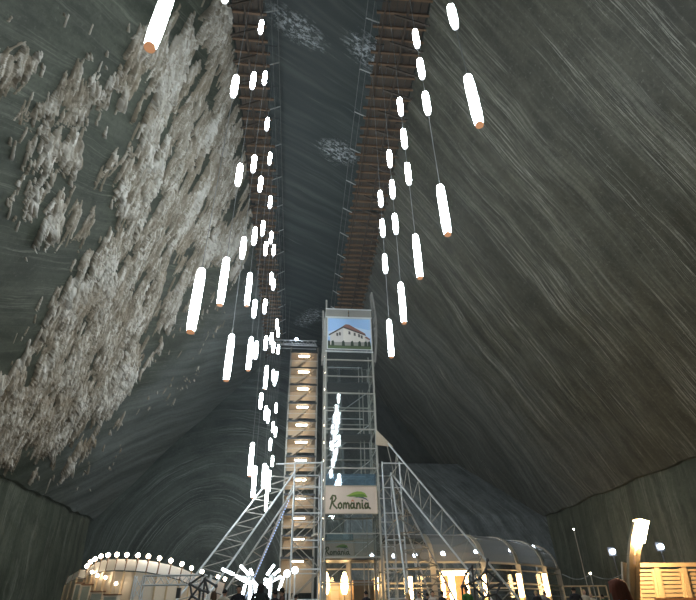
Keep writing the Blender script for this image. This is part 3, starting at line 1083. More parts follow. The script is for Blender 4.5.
yb = TY0 - 0.25
romania_board(at(325, 500, yb).x, at(377, 500, yb).x, zat(513.5, yb), zat(486, yb), yb, zat(473.5, yb), 'large beige billboard reading România with a green leaf, on the tower front', 'front')
yb2 = TY1 - 0.5
romania_board(at(322, 548, yb2).x, at(354, 548, yb2).x, zat(557.5, yb2), zat(541, yb2), yb2, zat(533, yb2), 'smaller dim România billboard hanging low inside the lift tower', 'low')
fbx = thing('hanging_frame', 'dark hanger frame carrying the smaller low billboard', 'frame', (at(338, 548, yb2 + 0.1).x, yb2 + 0.14, 0))
for dx in (-0.9, 0.9):
    bar('hanger', M['steel_dark'], fbx, (dx, 0, zat(557, yb2)), (dx, 0, levels[4]), 0.05)
    bar('foot', M['scaffold'], fbx, (dx, 0, 0), (dx, 0, zat(557, yb2)), 0.08)


def house_board():
    y = TY0 - 0.22
    x0, x1 = at(327.5, 335, y).x, at(371, 335, y).x
    z0, z1 = zat(349.5, y), zat(318.5, y)
    w, h = x1 - x0, z1 - z0
    o = thing('billboard', 'billboard with a picture of a red-roofed white house at the tower top', 'billboard', (x0, y, z0), group='billboards on the lift tower')

    def pol(name, pts, mat, k, lab=None):
        return part(name, MB().prism([(w * a, h * b) for a, b in pts], -0.006 * k, -0.006 * (k - 1)), o, mat=mat, label=lab)

    Mx = {n: paint('print_' + n, c, 0.55, vary=0.06) for n, c in dict(sky=(0.34, 0.55, 0.85), skylow=(0.52, 0.68, 0.88), wall=(0.72, 0.68, 0.62), wall2=(0.60, 0.57, 0.54), roof=(0.26, 0.12, 0.10),
                                                                       eave=(0.07, 0.05, 0.05), window=(0.10, 0.09, 0.09), grass=(0.08, 0.12, 0.05), fence=(0.30, 0.29, 0.27), bush=(0.03, 0.045, 0.03), cloud=(0.85, 0.9, 0.95)).items()}
    part('panel', MB().box((0, 0, 0), (w, 0.08, h)), o, mat=Mx['sky'])
    pol('printed_sky', [(0, .38), (1, .38), (1, .62), (.6, .72), (0, .55)], Mx['skylow'], 1)
    pol('printed_grass', [(0, 0), (1, 0), (1, .14), (0, .14)], Mx['grass'], 1)
    pol('printed_wall', [(.06, .13), (.36, .13), (.36, .70), (.06, .48)], Mx['wall2'], 2)
    pol('printed_wall', [(.36, .13), (.86, .13), (.86, .47), (.36, .70)], Mx['wall'], 2)
    pol('printed_wall', [(.86, .13), (.97, .13), (.97, .33), (.86, .38)], Mx['wall2'], 2)
    pol('printed_roof', [(.03, .43), (.36, .72), (.88, .46), (.86, .52), (.50, .79), (.42, .80)], Mx['roof'], 3)
    pol('printed_eave', [(.03, .41), (.36, .68), (.88, .44), (.88, .475), (.36, .73), (.03, .46)], Mx['eave'], 4)
    pol('printed_roof', [(.85, .38), (.97, .30), (.97, .35), (.88, .43)], Mx['roof'], 3)
    for a, b in ((.48, .48), (.60, .44), (.76, .36), (.70, .40), (.20, .42), (.26, .44)):
        pol('printed_window', [(a, b), (a + .045, b - .012), (a + .045, b + .085), (a, b + .10)], Mx['window'], 3)
    pol('printed_fence', [(.10, .12), (.97, .12), (.97, .24), (.10, .22)], Mx['fence'], 3)
    for a in (.03, .12, .36, .56, .73, .87, .95):
        pol('printed_shrub', [(a - .035, .10), (a + .035, .10), (a + .03, .22), (a + .01, .28), (a - .03, .24)], Mx['bush'], 4)
    for a in (0.02, 0.98):
        bar('bracket', M['steel_white'], o, (w * a, 0.06, h * 0.5), (w * a, 0.20, h * 0.5), 0.06)
    for a, b in (((0, 0), (1, 0)), ((0, 1), (1, 1)), ((0, 0), (0, 1)), ((1, 0), (1, 1))):
        bar('frame', M['steel_white'], o, (w * a[0], -.02, h * a[1]), (w * b[0], -.02, h * b[1]), 0.07, 0.07)


house_board()

# ------------------------------------------------------------------ stair tower against the end wall, with its lamps
SX0, SX1, SY0, SY1 = -1.65, 2.0, 61.0, 63.2
lamp_v = [357, 372.5, 389.5, 407.8, 425.7, 443, 461, 480.6, 499, 519, 540, 562]
st = thing('stair_tower', 'beige lit stair tower standing against the far end wall', 'stair tower', (0, 0, 0))
z_top = zat(349, SY0, 305)
for x in (SX0, SX1):
    for y in (SY0, SY1):
        bar('post', M['scaffold'], st, (x, y, 0), (x, y, z_top + 0.2), 0.16)
zl = [zat(v, SY0 + 0.6, 305) for v in lamp_v]
for i, z in enumerate(zl):
    bar('landing', M['soffit'], st, ((SX0 + SX1) / 2, SY0 - 0.1, z + 0.35), ((SX0 + SX1) / 2, SY1, z + 0.35), SX1 - SX0, 0.14)
    bar('edge_beam', M['steel_dark'], st, (SX0, SY0 - 0.14, z + 0.35), (SX1, SY0 - 0.14, z + 0.35), 0.08, 0.22)
    zn = zl[i + 1] if i + 1 < len(zl) else 0.0
    bar('back_panel', M['soffit'], st, ((SX0 + SX1) / 2, SY1 - 0.05, zn + 0.5 + 0.42 * (z - zn)), ((SX0 + SX1) / 2, SY1 - 0.05, z + 0.25), SX1 - SX0 - 0.2, 0.06)
    # flight from the landing below up to this one
    fl = MB()
    za, zb = zn + 0.45, z + 0.32
    for yy in (SY0 + 0.15, SY0 + 1.05):
        fl.beam((SX0 + 0.5, yy, za), (SX1 - 0.4, yy, zb), 0.07, 0.20)
    for k in range(9):
        t = (k + 0.5) / 9
        xx, zz = SX0 + 0.5 + (SX1 - SX0 - 0.9) * t, za + (zb - za) * t
        fl.box((xx - 0.14, SY0 + 0.15, zz), (xx + 0.14, SY0 + 1.05, zz + 0.04))
    part('stair_flight', fl, st, mat=M['soffit'])
    rod('handrail', M['steel'], st, (SX0, SY0 - 0.1, z + 1.35), (SX1, SY0 - 0.1, z + 1.35), 0.03)
stair_lamp = MB().box((-0.72, -0.14, -0.12), (0.72, 0.14, 0.0)).mesh('diffuser', M['stairlamp'])
stair_base = MB().box((-0.78, -0.18, 0.0), (0.78, 0.18, 0.16)).mesh('housing', M['steel_white'])
for i, z in enumerate(zl):
    o = thing('stair_lamp', 'oblong lamp under the %s landing of the stair tower from the top' % ORD[i], 'lamp', ((SX0 + SX1) / 2, SY0 + 0.6, z + 0.12), group='oblong stair lamps')
    part('diffuser', stair_lamp, o)
    part('housing', stair_base, o)

fbz = zat(347, SY0 + 0.8, 300)
br = thing('footbridge', 'steel lattice footbridge from the left gallery to the stair tower top', 'footbridge', (-5.4, SY0 + 0.8, fbz))
for y in (-0.5, 0.5):
    for z in (0, 0.75):
        rod('chord', M['steel'], br, (0, y, z), (7.2, y, z), 0.06)
    for k in range(9):
        rod('lacing', M['steel'], br, (k * 0.8, y, 0), (k * 0.8 + 0.4, y, 0.75), 0.03)
        rod('lacing', M['steel'], br, (k * 0.8 + 0.4, y, 0.75), (k * 0.8 + 0.8, y, 0), 0.03)
bar('deck', M['steel_dark'], br, (0, 0, 0.05), (7.2, 0, 0.05), 0.95, 0.06)
for x in (0.15, 3.2):
    rod('hanger', M['cable'], br, (x, 0.5, 0.75), (x, 0.5, ZC - fbz + 0.1), 0.02)
fl_p = at(296, 349, SY0)
fl = thing('floodlight', 'small cool floodlight on the footbridge beside the stair tower', 'floodlight', (fl_p.x, SY0 + 0.1, fbz + 0.62))
part('lens', MB().lathe([(0.13, -0.15), (0.18, 0), (0.13, 0.15)], 10), fl, (0, 0, 0.2), M['cool'])
part('bracket', MB().box((-0.05, -0.05, -0.3), (0.05, 0.25, 0.1)), fl, mat=M['steel_dark'])


# ------------------------------------------------------------------ amphitheatre ring on the left, with a rim of bulbs
bulb_px = [(87, 566), (90.5, 562), (95, 559), (101, 556.3), (108, 555), (117, 554.6), (127, 554.8), (138, 555.3), (148.5, 556.3), (159.5, 558.2), (171, 560.6), (182, 564), (191.5, 568), (202, 571.5), (218, 576.5), (225, 579)]


def rim_y(u):
    return float(np.interp(u, (66, 76, 87, 101, 117, 138, 160, 182, 202, 225), (40.5, 39.5, 38.3, 36.4, 35.0, 34.2, 34.5, 36.0, 39.0, 43.0)))


rim = [at(u, v, rim_y(u)) for u, v in bulb_px]
ao = Vector((rim[7].x, rim[7].y, 0))
am = thing('amphitheatre', 'cream curved amphitheatre wall with leaning white panels at lower left', 'amphitheatre', ao)
edge_px = [(68, 577, 7), (74, 573.5, 7), (80, 570, 7)] + [(u, v + 4.5, 8 if u < 95 else 11) for u, v in bulb_px]
M['white_panel'] = paint('white_fabric_panel', (0.80, 0.74, 0.66), 0.6, vary=0.04, scale=1)
bays = []
for u, v, hp in edge_px:
    y_ = rim_y(u)
    bays.append((at(u, v, y_), at(u - 2.6, v + hp, y_ - 0.3)))         # top and foot of the leaning panels


def slab(q4, th, n_):
    m = MB()
    m.face_block([p for p in q4] + [p - n_ * th for p in q4], [(0, 1, 2, 3), (7, 6, 5, 4), (0, 4, 5, 1), (1, 5, 6, 2), (2, 6, 7, 3), (3, 7, 4, 0)])
    return m


for i in range(len(bays) - 1):
    (ta, fa), (tb, fb_) = bays[i], bays[i + 1]
    n_ = (tb - ta).cross(Vector((0, 0, 1))).normalized()
    if n_.y > 0:
        n_ = -n_
    g_ = 0.06
    part('leaning_panel', slab([fa.lerp(fb_, g_) - ao, fa.lerp(fb_, 1 - g_) - ao, ta.lerp(tb, 1 - g_) - ao, ta.lerp(tb, g_) - ao], 0.05, n_), am, mat=M['white_panel'])
    wa, wb = fa + Vector((0, 0.12, -0.06)), fb_ + Vector((0, 0.12, -0.06))
    part('wall_panel', slab([Vector((wa.x, wa.y, 0)) - ao, Vector((wb.x, wb.y, 0)) - ao, wb - ao, wa - ao], 0.12, n_), am, mat=M['cream'])
for i, (t0_, f0_) in enumerate(bays):
    q, f0 = t0_ - ao, f0_ - ao
    bar('post', M['cream_wood'], am, (f0.x, f0.y + 0.02, 0), (f0.x, f0.y + 0.02, f0.z - 0.05), 0.09)
    bar('post_head', M['dark_wood'], am, f0 + Vector((0, 0.06, 0)), q + Vector((0, 0.06, 0.25 if i > 2 else 0.05)), 0.06, 0.06)
bulb_me = MB().ball((0, 0, 0.0), 0.125).mesh('bulb', M['bulb'], True)
socket_me = MB().lathe([(0.05, -0.32), (0.05, -0.12)], 8).mesh('socket', M['steel_dark'])
for i, p in enumerate(rim):
    o = thing('rim_bulb', 'round white bulb on the amphitheatre rim, %s from the left' % ORD[i], 'lamp', (p.x, p.y, p.z), group='bulbs along the amphitheatre rim')
    part('bulb', bulb_me, o)
    part('socket', socket_me, o)
for i, (u, v) in enumerate(((92, 572), (97.5, 575.5), (105.5, 577.5), (116, 583.5))):
    p = at(u, v, rim_y(u) - 1.2)
    o = thing('bracket_bulb', 'small bulb on a bracket before the cream amphitheatre wall, %s from the left' % ORD[i], 'lamp', p, group='small bulbs before the amphitheatre wall')
    part('bulb', MB().ball((0, 0, 0), 0.09), o, mat=M['bulb'])
    part('arm', MB().tube((0, 0.04, 0.02), (0.15, 0.7, 0.3), 0.025, 6).tube((0, 0.02, -0.05), (0, 0.02, -p.z), 0.025, 6), o, mat=M['cream_wood'])
for i, (u0, u1, v, dsc) in enumerate(((76, 82, 582.5, 'leftmost and tallest'), (82.5, 91.5, 584, 'second'), (91.5, 103.5, 591, 'third'), (104, 118, 594, 'rightmost and lowest'))):
    yy = rim_y(u0) - 2.2 - 0.3 * i
    a, b = at(u0, v, yy), at(u1, v, yy)
    o = thing('counter', 'low pale counter with a dark top by the amphitheatre, %s' % dsc, 'counter', ((a.x + b.x) / 2, yy, 0), group='stepped counters before the amphitheatre')
    w = b.x - a.x
    part('body', MB().box((-w / 2, 0, 0), (w / 2, 0.6, a.z - 0.06)), o, mat=M['cream'])
    part('front_panel', MB().box((-w / 2 + 0.06, -0.03, 0.2), (w / 2 - 0.06, 0, a.z - 0.15)), o, mat=M['greenish'])
    part('top', MB().box((-w / 2 - 0.04, -0.08, a.z - 0.06), (w / 2 + 0.04, 0.65, a.z)), o, mat=M['dark_wood'])


# portal of box truss before the amphitheatre
def box_truss(parent, p, q, s, n, mat):
    p, q = Vector(p), Vector(q)
    d = (q - p).normalized()
    a = d.cross(Vector((0, 1, 0))).normalized() * s / 2
    b = Vector((0, 1, 0)) * s / 2
    cs_ = [a + b, a - b, -a - b, -a + b]
    for c in cs_:
        rod('chord', mat, parent, p + c, q + c, 0.03)
    for i in range(4):
        c0, c1 = cs_[i], cs_[(i + 1) % 4]
        for k in range(n):
            u0, u1 = p.lerp(q, k / n), p.lerp(q, (k + 1) / n)
            rod('lacing', mat, parent, u0 + c0, u1 + c1, 0.018) if k % 2 else rod('lacing', mat, parent, u0 + c1, u1 + c0, 0.018)


yt = 28.0
tp0, tp1 = at(140, 577.5, yt), at(206, 583, yt)
pt = thing('stage_truss', 'silver box truss portal standing before the amphitheatre', 'truss', (tp0.x, yt, 0))
tz = (tp0.z + tp1.z) / 2
box_truss(pt, (0.2, 0, tz), (tp1.x - tp0.x, 0, tz), 0.4, 9, M['steel'])
box_truss(pt, (0, 0, 0), (0, 0, tz + 0.2), 0.4, 5, M['steel'])
box_truss(pt, (tp1.x - tp0.x, 0, 0), (tp1.x - tp0.x, 0, tz + 0.2), 0.4, 5, M['steel'])
sp = at(180, 584, yt)
o = thing('loudspeaker', 'small dark loudspeaker hanging under the box truss', 'loudspeaker', (sp.x, yt, tz - 0.75))
part('cabinet', MB().box((-0.09, -0.12, 0), (0.09, 0.12, 0.42)), o, mat=M['steel_dark'])
part('yoke', MB().box((-0.03, -0.03, 0.42), (0.03, 0.03, 0.6)), o, mat=M['steel'])


# ------------------------------------------------------------------ fans of fluorescent tubes on stands
def tube_tree(label, base, px, y):
    b = at(base[0], base[1], y)
    o = thing('tube_light_tree', label, 'light stand', (b.x, y, 0), group='fans of fluorescent tubes')
    rod('stand', M['steel_white'], o, (0, 0, 0), (0, 0, b.z), 0.05)
    part('hub', MB().ball((0, 0, b.z), 0.16), o, mat=M['steel_white'])
    bo = Vector((b.x, y, 0))
    for i, (u0, v0, u1, v1, dy) in enumerate(px):
        p, q = at(u0, v0, y + dy * 0.5) - bo, at(u1, v1, y + dy) - bo
        part('tube', MB().tube(p, q, 0.065, 10), o, mat=M['fluor'])
        near = p if (p - Vector((0, 0, b.z))).length < (q - Vector((0, 0, b.z))).length else q
        if (near - Vector((0, 0, b.z))).length > 0.2:
            rod('arm', M['steel_white'], o, (0, 0, b.z), near, 0.025)


tube_tree('fan of glowing fluorescent tubes on a stand, left of the dark-hooded person', (250, 578),
          [(222, 569, 234, 574.5, 0.3), (236, 576, 247, 582, -0.3), (240.5, 565.5, 249, 575, 0.4), (250.5, 569.5, 252.5, 574.5, 0.8), (241, 578, 248, 583, -0.8), (250.5, 582, 250.5, 600, 0), (252, 580, 258, 587, 0.5), (245, 585, 242, 598, -0.4), (255, 584, 256, 597, 0.4)], 28.5)
tube_tree('fan of glowing fluorescent tubes on a stand, beside the stair tower foot', (272, 578),
          [(267, 575, 274, 565, 0.3), (273.5, 575, 279.5, 570, 0.6), (264.5, 584, 271, 579, -0.4), (272, 581, 281, 576.5, 0.2), (283.5, 577, 279, 590, 0.5), (270.5, 584, 269.5, 597, 0), (265, 579, 268, 587, -0.5)], 29.5)
for i, (u, v, w_) in enumerate(((287, 573.5, 'left'), (295, 570.2, 'right'))):
    p = at(u, v, 33.5)
    o = thing('globe_lamp', 'round white globe lamp on a post, %s one of the pair by the stair tower' % w_, 'lamp', (p.x, p.y, 0), group='pair of globe lamps')
    part('globe', MB().ball((0, 0, p.z), 0.19), o, mat=M['fluor'])
    part('post', MB().tube((0, 0, 0), (0, 0, p.z - 0.15), 0.04, 8), o, mat=M['steel'])

# ------------------------------------------------------------------ glazed pavilion with curved ribs
rib_u = [(322, 44.0), (349, 44.2), (383, 44.5), (435, 45.0), (487, 45.5), (522, 47.5), (548, 50.5), (562, 54.0)]
M['rib'] = paint('pale_rib', (0.60, 0.54, 0.45), 0.5, vary=0.06)
RB = [Vector((at(u, 590, y).x, y, 0)) for u, y in rib_u]
po = Vector((RB[3].x, RB[3].y, 0))
pv = thing('glazed_pavilion', 'long translucent pavilion with curved pale ribs behind the tower', 'pavilion', po)


def rib_dir(i):
    a, b = RB[max(i - 1, 0)], RB[min(i + 1, len(RB) - 1)]
    d = (b - a).normalized()
    n_ = Vector((-d.y, d.x, 0))
    return n_ if n_.y > 0 else -n_


TOPZ, SPR, DEP = zat(535, 47.5, 450), zat(562, 45, 450), 2.4          # crown, springing, reach of the curve


def prof(i):
    n_ = rib_dir(i)
    b = RB[i] - po
    pts = [b + Vector((0, 0, 0)), b + Vector((0, 0, SPR * 0.55)), b + Vector((0, 0, SPR))]
    for k in range(1, 6):
        t = math.pi / 2 * k / 5
        pts.append(b + n_ * DEP * (1 - math.cos(t)) + Vector((0, 0, SPR + (TOPZ - SPR) * math.sin(t))))
    pts.append(b + n_ * (DEP + 3.5) + Vector((0, 0, TOPZ + 0.25)))
    return pts


PR = [prof(i) for i in range(len(RB))]
for i, pr in enumerate(PR):
    m = MB()
    for a, b in zip(pr[:-1], pr[1:]):
        m.beam(a, b, 0.42, 0.18)
    part('rib', m, pv, mat=M['rib'])
for i in range(len(PR) - 1):
    A, B = PR[i], PR[i + 1]
    for z, w_, mt in ((zat(588, 45, 450), 0.09, 'rib'), (zat(583, 45, 450), 0.12, 'rib'), (zat(569, 45, 450), 0.09, 'rib'), (SPR, 0.15, 'rib')):
        bar('purlin', M[mt], pv, A[0] + Vector((0, 0, z)), B[0] + Vector((0, 0, z)), 0.08, w_)
    bar('purlin', M['steel_white'], pv, A[7], B[7], 0.08, 0.08)
    for za, zb in ((0.1, 2.0), (2.1, SPR - 0.06)):
        m = MB().face_block([A[0] + Vector((0, 0.05, za)), B[0] + Vector((0, 0.05, za)), B[0] + Vector((0, 0.05, zb)), A[0] + Vector((0, 0.05, zb))], [(0, 1, 2, 3)])
        m.face_block([p + Vector((0, 0.03, 0)) for p in [Vector(v) for v in m.v]], [(3, 2, 1, 0)])
        part('glass_pane', m, pv, mat=M['glass'])
    for k in range(2, 8):
        m = MB().face_block([A[k], B[k], B[k + 1], A[k + 1]], [(0, 1, 2, 3)])
        m.face_block([Vector(v) + Vector((0, 0.02, -0.02)) for v in m.v], [(3, 2, 1, 0)])
        part('roof_pane', m, pv, mat=M['glass_milky'])
# lattice bracing inside
for (u0, v0, u1, v1) in ((383, 568, 391, 573), (386, 581, 392, 577), (383, 588, 392, 592), (400, 573, 409, 568)):
    rod('brace', M['steel_white'], pv, at(u0, v0, 47) - po, at(u1, v1, 47) - po, 0.08)
warm_me = None
for i, (u, v0, v1, y, dsc) in enumerate(((377, 578, 590, 44.2, 'beside the timber booth'), (411, 577, 599, 44.4, 'between the tower legs'), (487, 574, 597, 45.1, 'fourth rib from the right end'),
                                         (522, 574, 597, 47.0, 'third rib from the right end'), (548, 574, 596, 50.0, 'second rib from the right end'))):
    p, q = at(u, v1, y), at(u, v0, y)
    o = thing('warm_tube_lamp', 'upright warm tube lamp on the pavilion front, ' + dsc, 'lamp', (p.x, p.y - 0.12, 0), group='warm tube lamps on the pavilion')
    part('tube', MB().tube((0, 0, p.z), (0, 0, q.z), 0.19, 10), o, mat=M['warm'])
    part('backplate', MB().box((-0.2, 0.14, 0.0), (0.2, 0.2, q.z + 0.05)), o, mat=M['cream_wood'])
for i, (u, v, dsc) in enumerate(((372, 556, 'leftmost'), (394, 556, 'second from the left'), (415, 555.5, 'third from the left'), (443, 553.5, 'middle'), (476, 551.5, 'third from the right'),
                                 (510.5, 550, 'second from the right'), (533, 547.5, 'rightmost'))):
    y = 50.5 + (0 if u < 500 else (u - 500) * 0.08)
    p = at(u, v, y)
    o = thing('spot_lamp', 'cool white spot lamp on an inner pavilion post, ' + dsc, 'lamp', (p.x, p.y, 0), group='cool spot lamps inside the pavilion')
    part('lens', MB().ball((0, 0, p.z), 0.2), o, mat=M['cool'])
    part('post', MB().tube((0, 0, 0), (0, 0, p.z - 0.16), 0.13, 8), o, mat=M['steel_white'])

# warmly lit booths under and beside the tower
y = 41.5
b0, b1 = at(319, 586, y), at(352, 586, y)
bo_ = Vector((b0.x, y, 0))
bt = thing('timber_booth', 'open timber booth with two warm lamps at the tower foot', 'booth', bo_)
W_, Hb = b1.x - b0.x, zat(583, y)
for k in range(4):
    bar('post', M['cream_wood'], bt, (W_ * k / 3, 0, 0), (W_ * k / 3, 0, Hb), 0.1)
    bar('post', M['cream_wood'], bt, (W_ * k / 3, 1.5, 0), (W_ * k / 3, 1.5, Hb), 0.1)
for z in (Hb, Hb - 0.45):
    bar('rail', M['cream_wood'], bt, (0, 0, z), (W_, 0, z), 0.07)
bar('back_board', M['cream'], bt, (W_ / 2, 1.6, 0.2), (W_ / 2, 1.6, Hb), W_, 0.06)
for i, (u, nm) in enumerate(((326, 'left'), (344.5, 'right'))):
    p = at(u, 583, y - 0.2)
    o = thing('booth_lamp', 'warm glowing lamp on the timber booth, %s of the two' % nm, 'lamp', (p.x, y - 0.2, 0), group='warm booth lamps')
    part('shade', MB().lathe([(0.14, p.z - 0.7), (0.28, p.z - 0.25), (0.24, p.z + 0.3), (0.08, p.z + 0.7)], 12), o, mat=M['warm'])
    part('stem', MB().tube((0, 0, 0), (0, 0, p.z - 0.68), 0.03, 8), o, mat=M['dark_wood'])
c0, c1 = at(352.5, 581.5, 41.0), at(373, 581.5, 41.0)
kb = thing('timber_cabin', 'orange-lit boarded timber cabin beside the open booth', 'cabin', (c0.x + 0.05, 41.0, 0))
nb_ = 8
for k in range(nb_):
    x = (c1.x - c0.x) * (k + 0.5) / nb_
    bar('board', M['pine'], kb, (x, 0, 0), (x, 0, c0.z), (c1.x - c0.x) / nb_ - 0.015, 0.04)
part('roof', MB().box((-0.02, -0.15, c0.z), (c1.x - c0.x + 0.05, 1.2, c0.z + 0.06)), kb, mat=M['dark_wood'])
part('back', MB().box((0, 0.05, 0), (c1.x - c0.x, 1.1, c0.z - 0.02)), kb, mat=M['dark_wood'])

y = 42.3
k0, k1 = at(441, 573, y), at(468, 573, y)
ks = thing('lit_kiosk', 'bright warm kiosk with glowing columns under the right truss legs', 'kiosk', (k0.x, y, 0))
Wk = k1.x - k0.x
part('light_bar', MB().box((0, -0.1, k0.z - 0.16), (Wk, 0.15, k0.z + 0.12)), ks, mat=M['warm'], label='glowing bar across the top')
for a, w_ in ((0.06, 0.17), (0.37, 0.42), (0.92, 0.17)):
    part('light_column', MB().box((Wk * a - w_ / 2, 0, 0.9), (Wk * a + w_ / 2, 0.2, k0.z - 0.17)), ks, mat=M['warm'], label='glowing upright column')
for a in (0, 1):
    bar('post', M['cream_wood'], ks, (Wk * a, 0.3, 0), (Wk * a, 0.3, k0.z + 0.1), 0.12)
part('back_board', MB().box((0.08, 0.9, 0), (Wk - 0.08, 0.96, k0.z)), ks, mat=M['dark_wood'])
part('plinth', MB().box((-0.05, -0.1, 0), (Wk + 0.05, 0.9, 0.88)), ks, mat=M['pine'])


# ------------------------------------------------------------------ dark climbing lattices near the legs
def lattice(label, y, segs):
    pts = [at(u, v, y) for s_ in segs for (u, v) in s_]
    cx = sum(p.x for p in pts) / len(pts)
    o = thing('climbing_lattice', label, 'lattice', (cx, y, 0))
    bo = Vector((cx, y, 0))
    low = {}
    for s_ in segs:
        for a, b in zip(s_[:-1], s_[1:]):
            rod('bar', M['steel_dark'], o, at(*a, y) - bo, at(*b, y) - bo, 0.045)
        for p in s_:
            low[p] = at(*p, y) - bo
    for p in low.values():
        part('node', node_me, o, p)
    for u in sorted(set(round(p[0]) for p in low))[::3]:
        p = next(q for k, q in low.items() if round(k[0]) == u)
        rod('bar', M['steel_dark'], o, p, (p.x, 0.3, 0), 0.045)


node_me = MB().ball((0, 0, 0), 0.08, 8, 6).mesh('node', M['steel_dark'])
lattice('dark steel climbing lattice beside the box truss', 25.5, [[(184, 606), (192, 596), (190, 584), (203, 575)], [(192, 596), (205, 579), (208, 592)], [(192, 596), (202, 602)], [(190, 584), (200, 590), (208, 592)], [(205, 579), (216, 586)]])
lattice('dark steel climbing lattice under the right truss legs', 25.0, [[(462, 587), (470, 583), (480, 578), (486, 570), (487.5, 560)], [(462, 587), (466, 574), (472, 566)], [(470, 583), (484, 597), (496, 594), (501.5, 583)],
                                                                      [(480, 578), (490, 588), (501.5, 583)], [(484, 597), (480, 606)], [(496, 594), (505, 604)], [(486, 570), (501.5, 583)]])

# ------------------------------------------------------------------ timber screen and lamp post at lower right
y = 10.0
s0 = at(636, 563.5, y)
ZS = s0.z
LEAN = 0.15                                 # the screen leans a little outwards
sc_ = thing('timber_screen', 'golden slatted timber screen at the lower right', 'screen', (s0.x - LEAN * ZS, y, 0))
sx = lambda px: at(px, 564, y).x - s0.x
bounds = [sx(632), sx(655), sx(682), sx(709), sx(736)]
L3 = lambda x, yy, z: (x + LEAN * z, yy, z)
bar('top_rail', M['pine'], sc_, L3(bounds[0] - 0.05, 0, ZS - 0.03), L3(bounds[-1] + 0.05, 0, ZS - 0.03), 0.10, 0.07)
bar('bottom_rail', M['pine'], sc_, L3(bounds[0] - 0.05, 0, 0.15), L3(bounds[-1] + 0.05, 0, 0.15), 0.08, 0.07)
for k, b in enumerate(bounds):
    bar('post', M['pine'], sc_, L3(b, 0, 0), L3(b, 0, ZS - 0.06), 0.075, 0.09)
for k in range(len(bounds) - 1):
    a, b = bounds[k] + 0.045, bounds[k + 1] - 0.045
    for xx in (a + 0.02, b - 0.02):
        bar('stile', M['pine'], sc_, L3(xx, 0.01, 0.2), L3(xx, 0.01, ZS - 0.09), 0.045, 0.045)
    bar('panel_rail', M['pine'], sc_, L3(a, 0.01, ZS - 0.12), L3(b, 0.01, ZS - 0.12), 0.045, 0.04)
    z = 0.25
    while z < ZS - 0.17:
        bar('slat', M['pine'], sc_, L3(a + 0.04, 0.02, z), L3(b - 0.04, 0.02, z), 0.012, 0.052)
        z += 0.068
p0, p1 = at(655, 598, 9.3), at(700, 598, 9.3)
o = thing('bench', 'brown wooden bench back just before the slatted screen', 'bench', (p0.x, 9.3, 0))
bar('back_rail', M['dark_wood'], o, (0, 0, p0.z - 0.05), (p1.x - p0.x + 0.6, 0, p0.z - 0.05), 0.05, 0.10)
bar('seat', M['dark_wood'], o, (0, -0.25, 0.45), (p1.x - p0.x + 0.6, -0.25, 0.45), 0.42, 0.05)
for xx in (0.1, 1.3):
    bar('leg', M['dark_wood'], o, (xx, 0, 0), (xx, 0, p0.z - 0.05), 0.06)
    bar('leg', M['dark_wood'], o, (xx, -0.42, 0), (xx, -0.42, 0.43), 0.06)

yl = 9.2
lp = at(633, 640, yl)
lo = Vector((lp.x, yl, 0))
ln_ = thing('lamp_post', 'curved timber lamp post with a glowing warm lantern', 'lamp post', lo)
for line in ([(634, 640), (631, 600), (630, 575), (630, 556), (632, 540), (636, 522)], [(637, 600), (636.5, 575), (637, 556), (639, 542), (643, 524)]):
    m = MB()
    pts = [at(u, v, yl) - lo for u, v in line]
    if line[0][1] > 610:
        pts[0].z = 0.0
    for a, b in zip(pts[:-1], pts[1:]):
        m.beam(a, b, 0.085, 0.07)
    part('post_rib', m, ln_, mat=M['pine'])
ptop = at(632.5, 564, yl) - lo
bar('base_board', M['pine'], ln_, (0.0, 0.06, 0), ptop + Vector((0, 0.06, 0)), 0.17, 0.05)
bar('side_board', M['soffit'], ln_, (-0.06, 0.10, 0.3), at(627, 562, yl) - lo + Vector((0, 0.10, 0)), 0.05, 0.08)
hd = [(632.5, 541), (641.5, 543.5), (645.5, 522.5), (636.5, 520)]
poly = [((at(u, v, yl) - lo).x, (at(u, v, yl)).z) for u, v in hd]
part('lantern', MB().prism(poly, -0.10, 0.10), ln_, mat=M['warm_lantern'], label='glowing warm lantern head')
part('lantern_cap', MB().prism([(poly[3][0] - .01, poly[3][1]), (poly[2][0] + .01, poly[2][1]), (poly[2][0] + .01, poly[2][1] + .02), (poly[3][0] - .01, poly[3][1] + .02)], -0.12, 0.12), ln_, mat=M['pine'])

# floodlights, string-light posts and railing beyond
for (u, v, y, nm) in ((613, 551.5, 27, 'left of the lamp post'), (661, 546.5, 26, 'right of the lamp post, above the screen')):
    p = at(u, v, y)
    o = thing('floodlight', 'cool white floodlight on a slim pole, ' + nm, 'floodlight', (p.x, p.y, 0), group='floodlights by the right wall')
    part('lens', MB().ball((0, 0, p.z), 0.12), o, mat=M['cool'])
    part('pole', MB().tube((0, 0.1, 0), (0, 0.1, p.z - 0.1), 0.03, 8), o, mat=M['steel_dark'])
    part('housing', MB().box((-0.2, 0.08, p.z - 0.2), (0.2, 0.25, p.z + 0.2)), o, mat=M['steel_dark'])
y = 30.0
r0, r1 = at(563, 586.5, y), at(606, 586.5, y)
o = thing('railing', 'yellowish metal railing in the background right of the pavilion', 'railing', (r0.x, y, 0))
wr = r1.x - r0.x
for k in range(6):
    rod('post', M['cream_wood'], o, (wr * k / 5, 0, 0), (wr * k / 5, 0, r0.z), 0.04)
for z in (r0.z, r0.z - 0.5):
    rod('rail', M['cream_wood'], o, (0, 0, z), (wr, 0, z), 0.035)
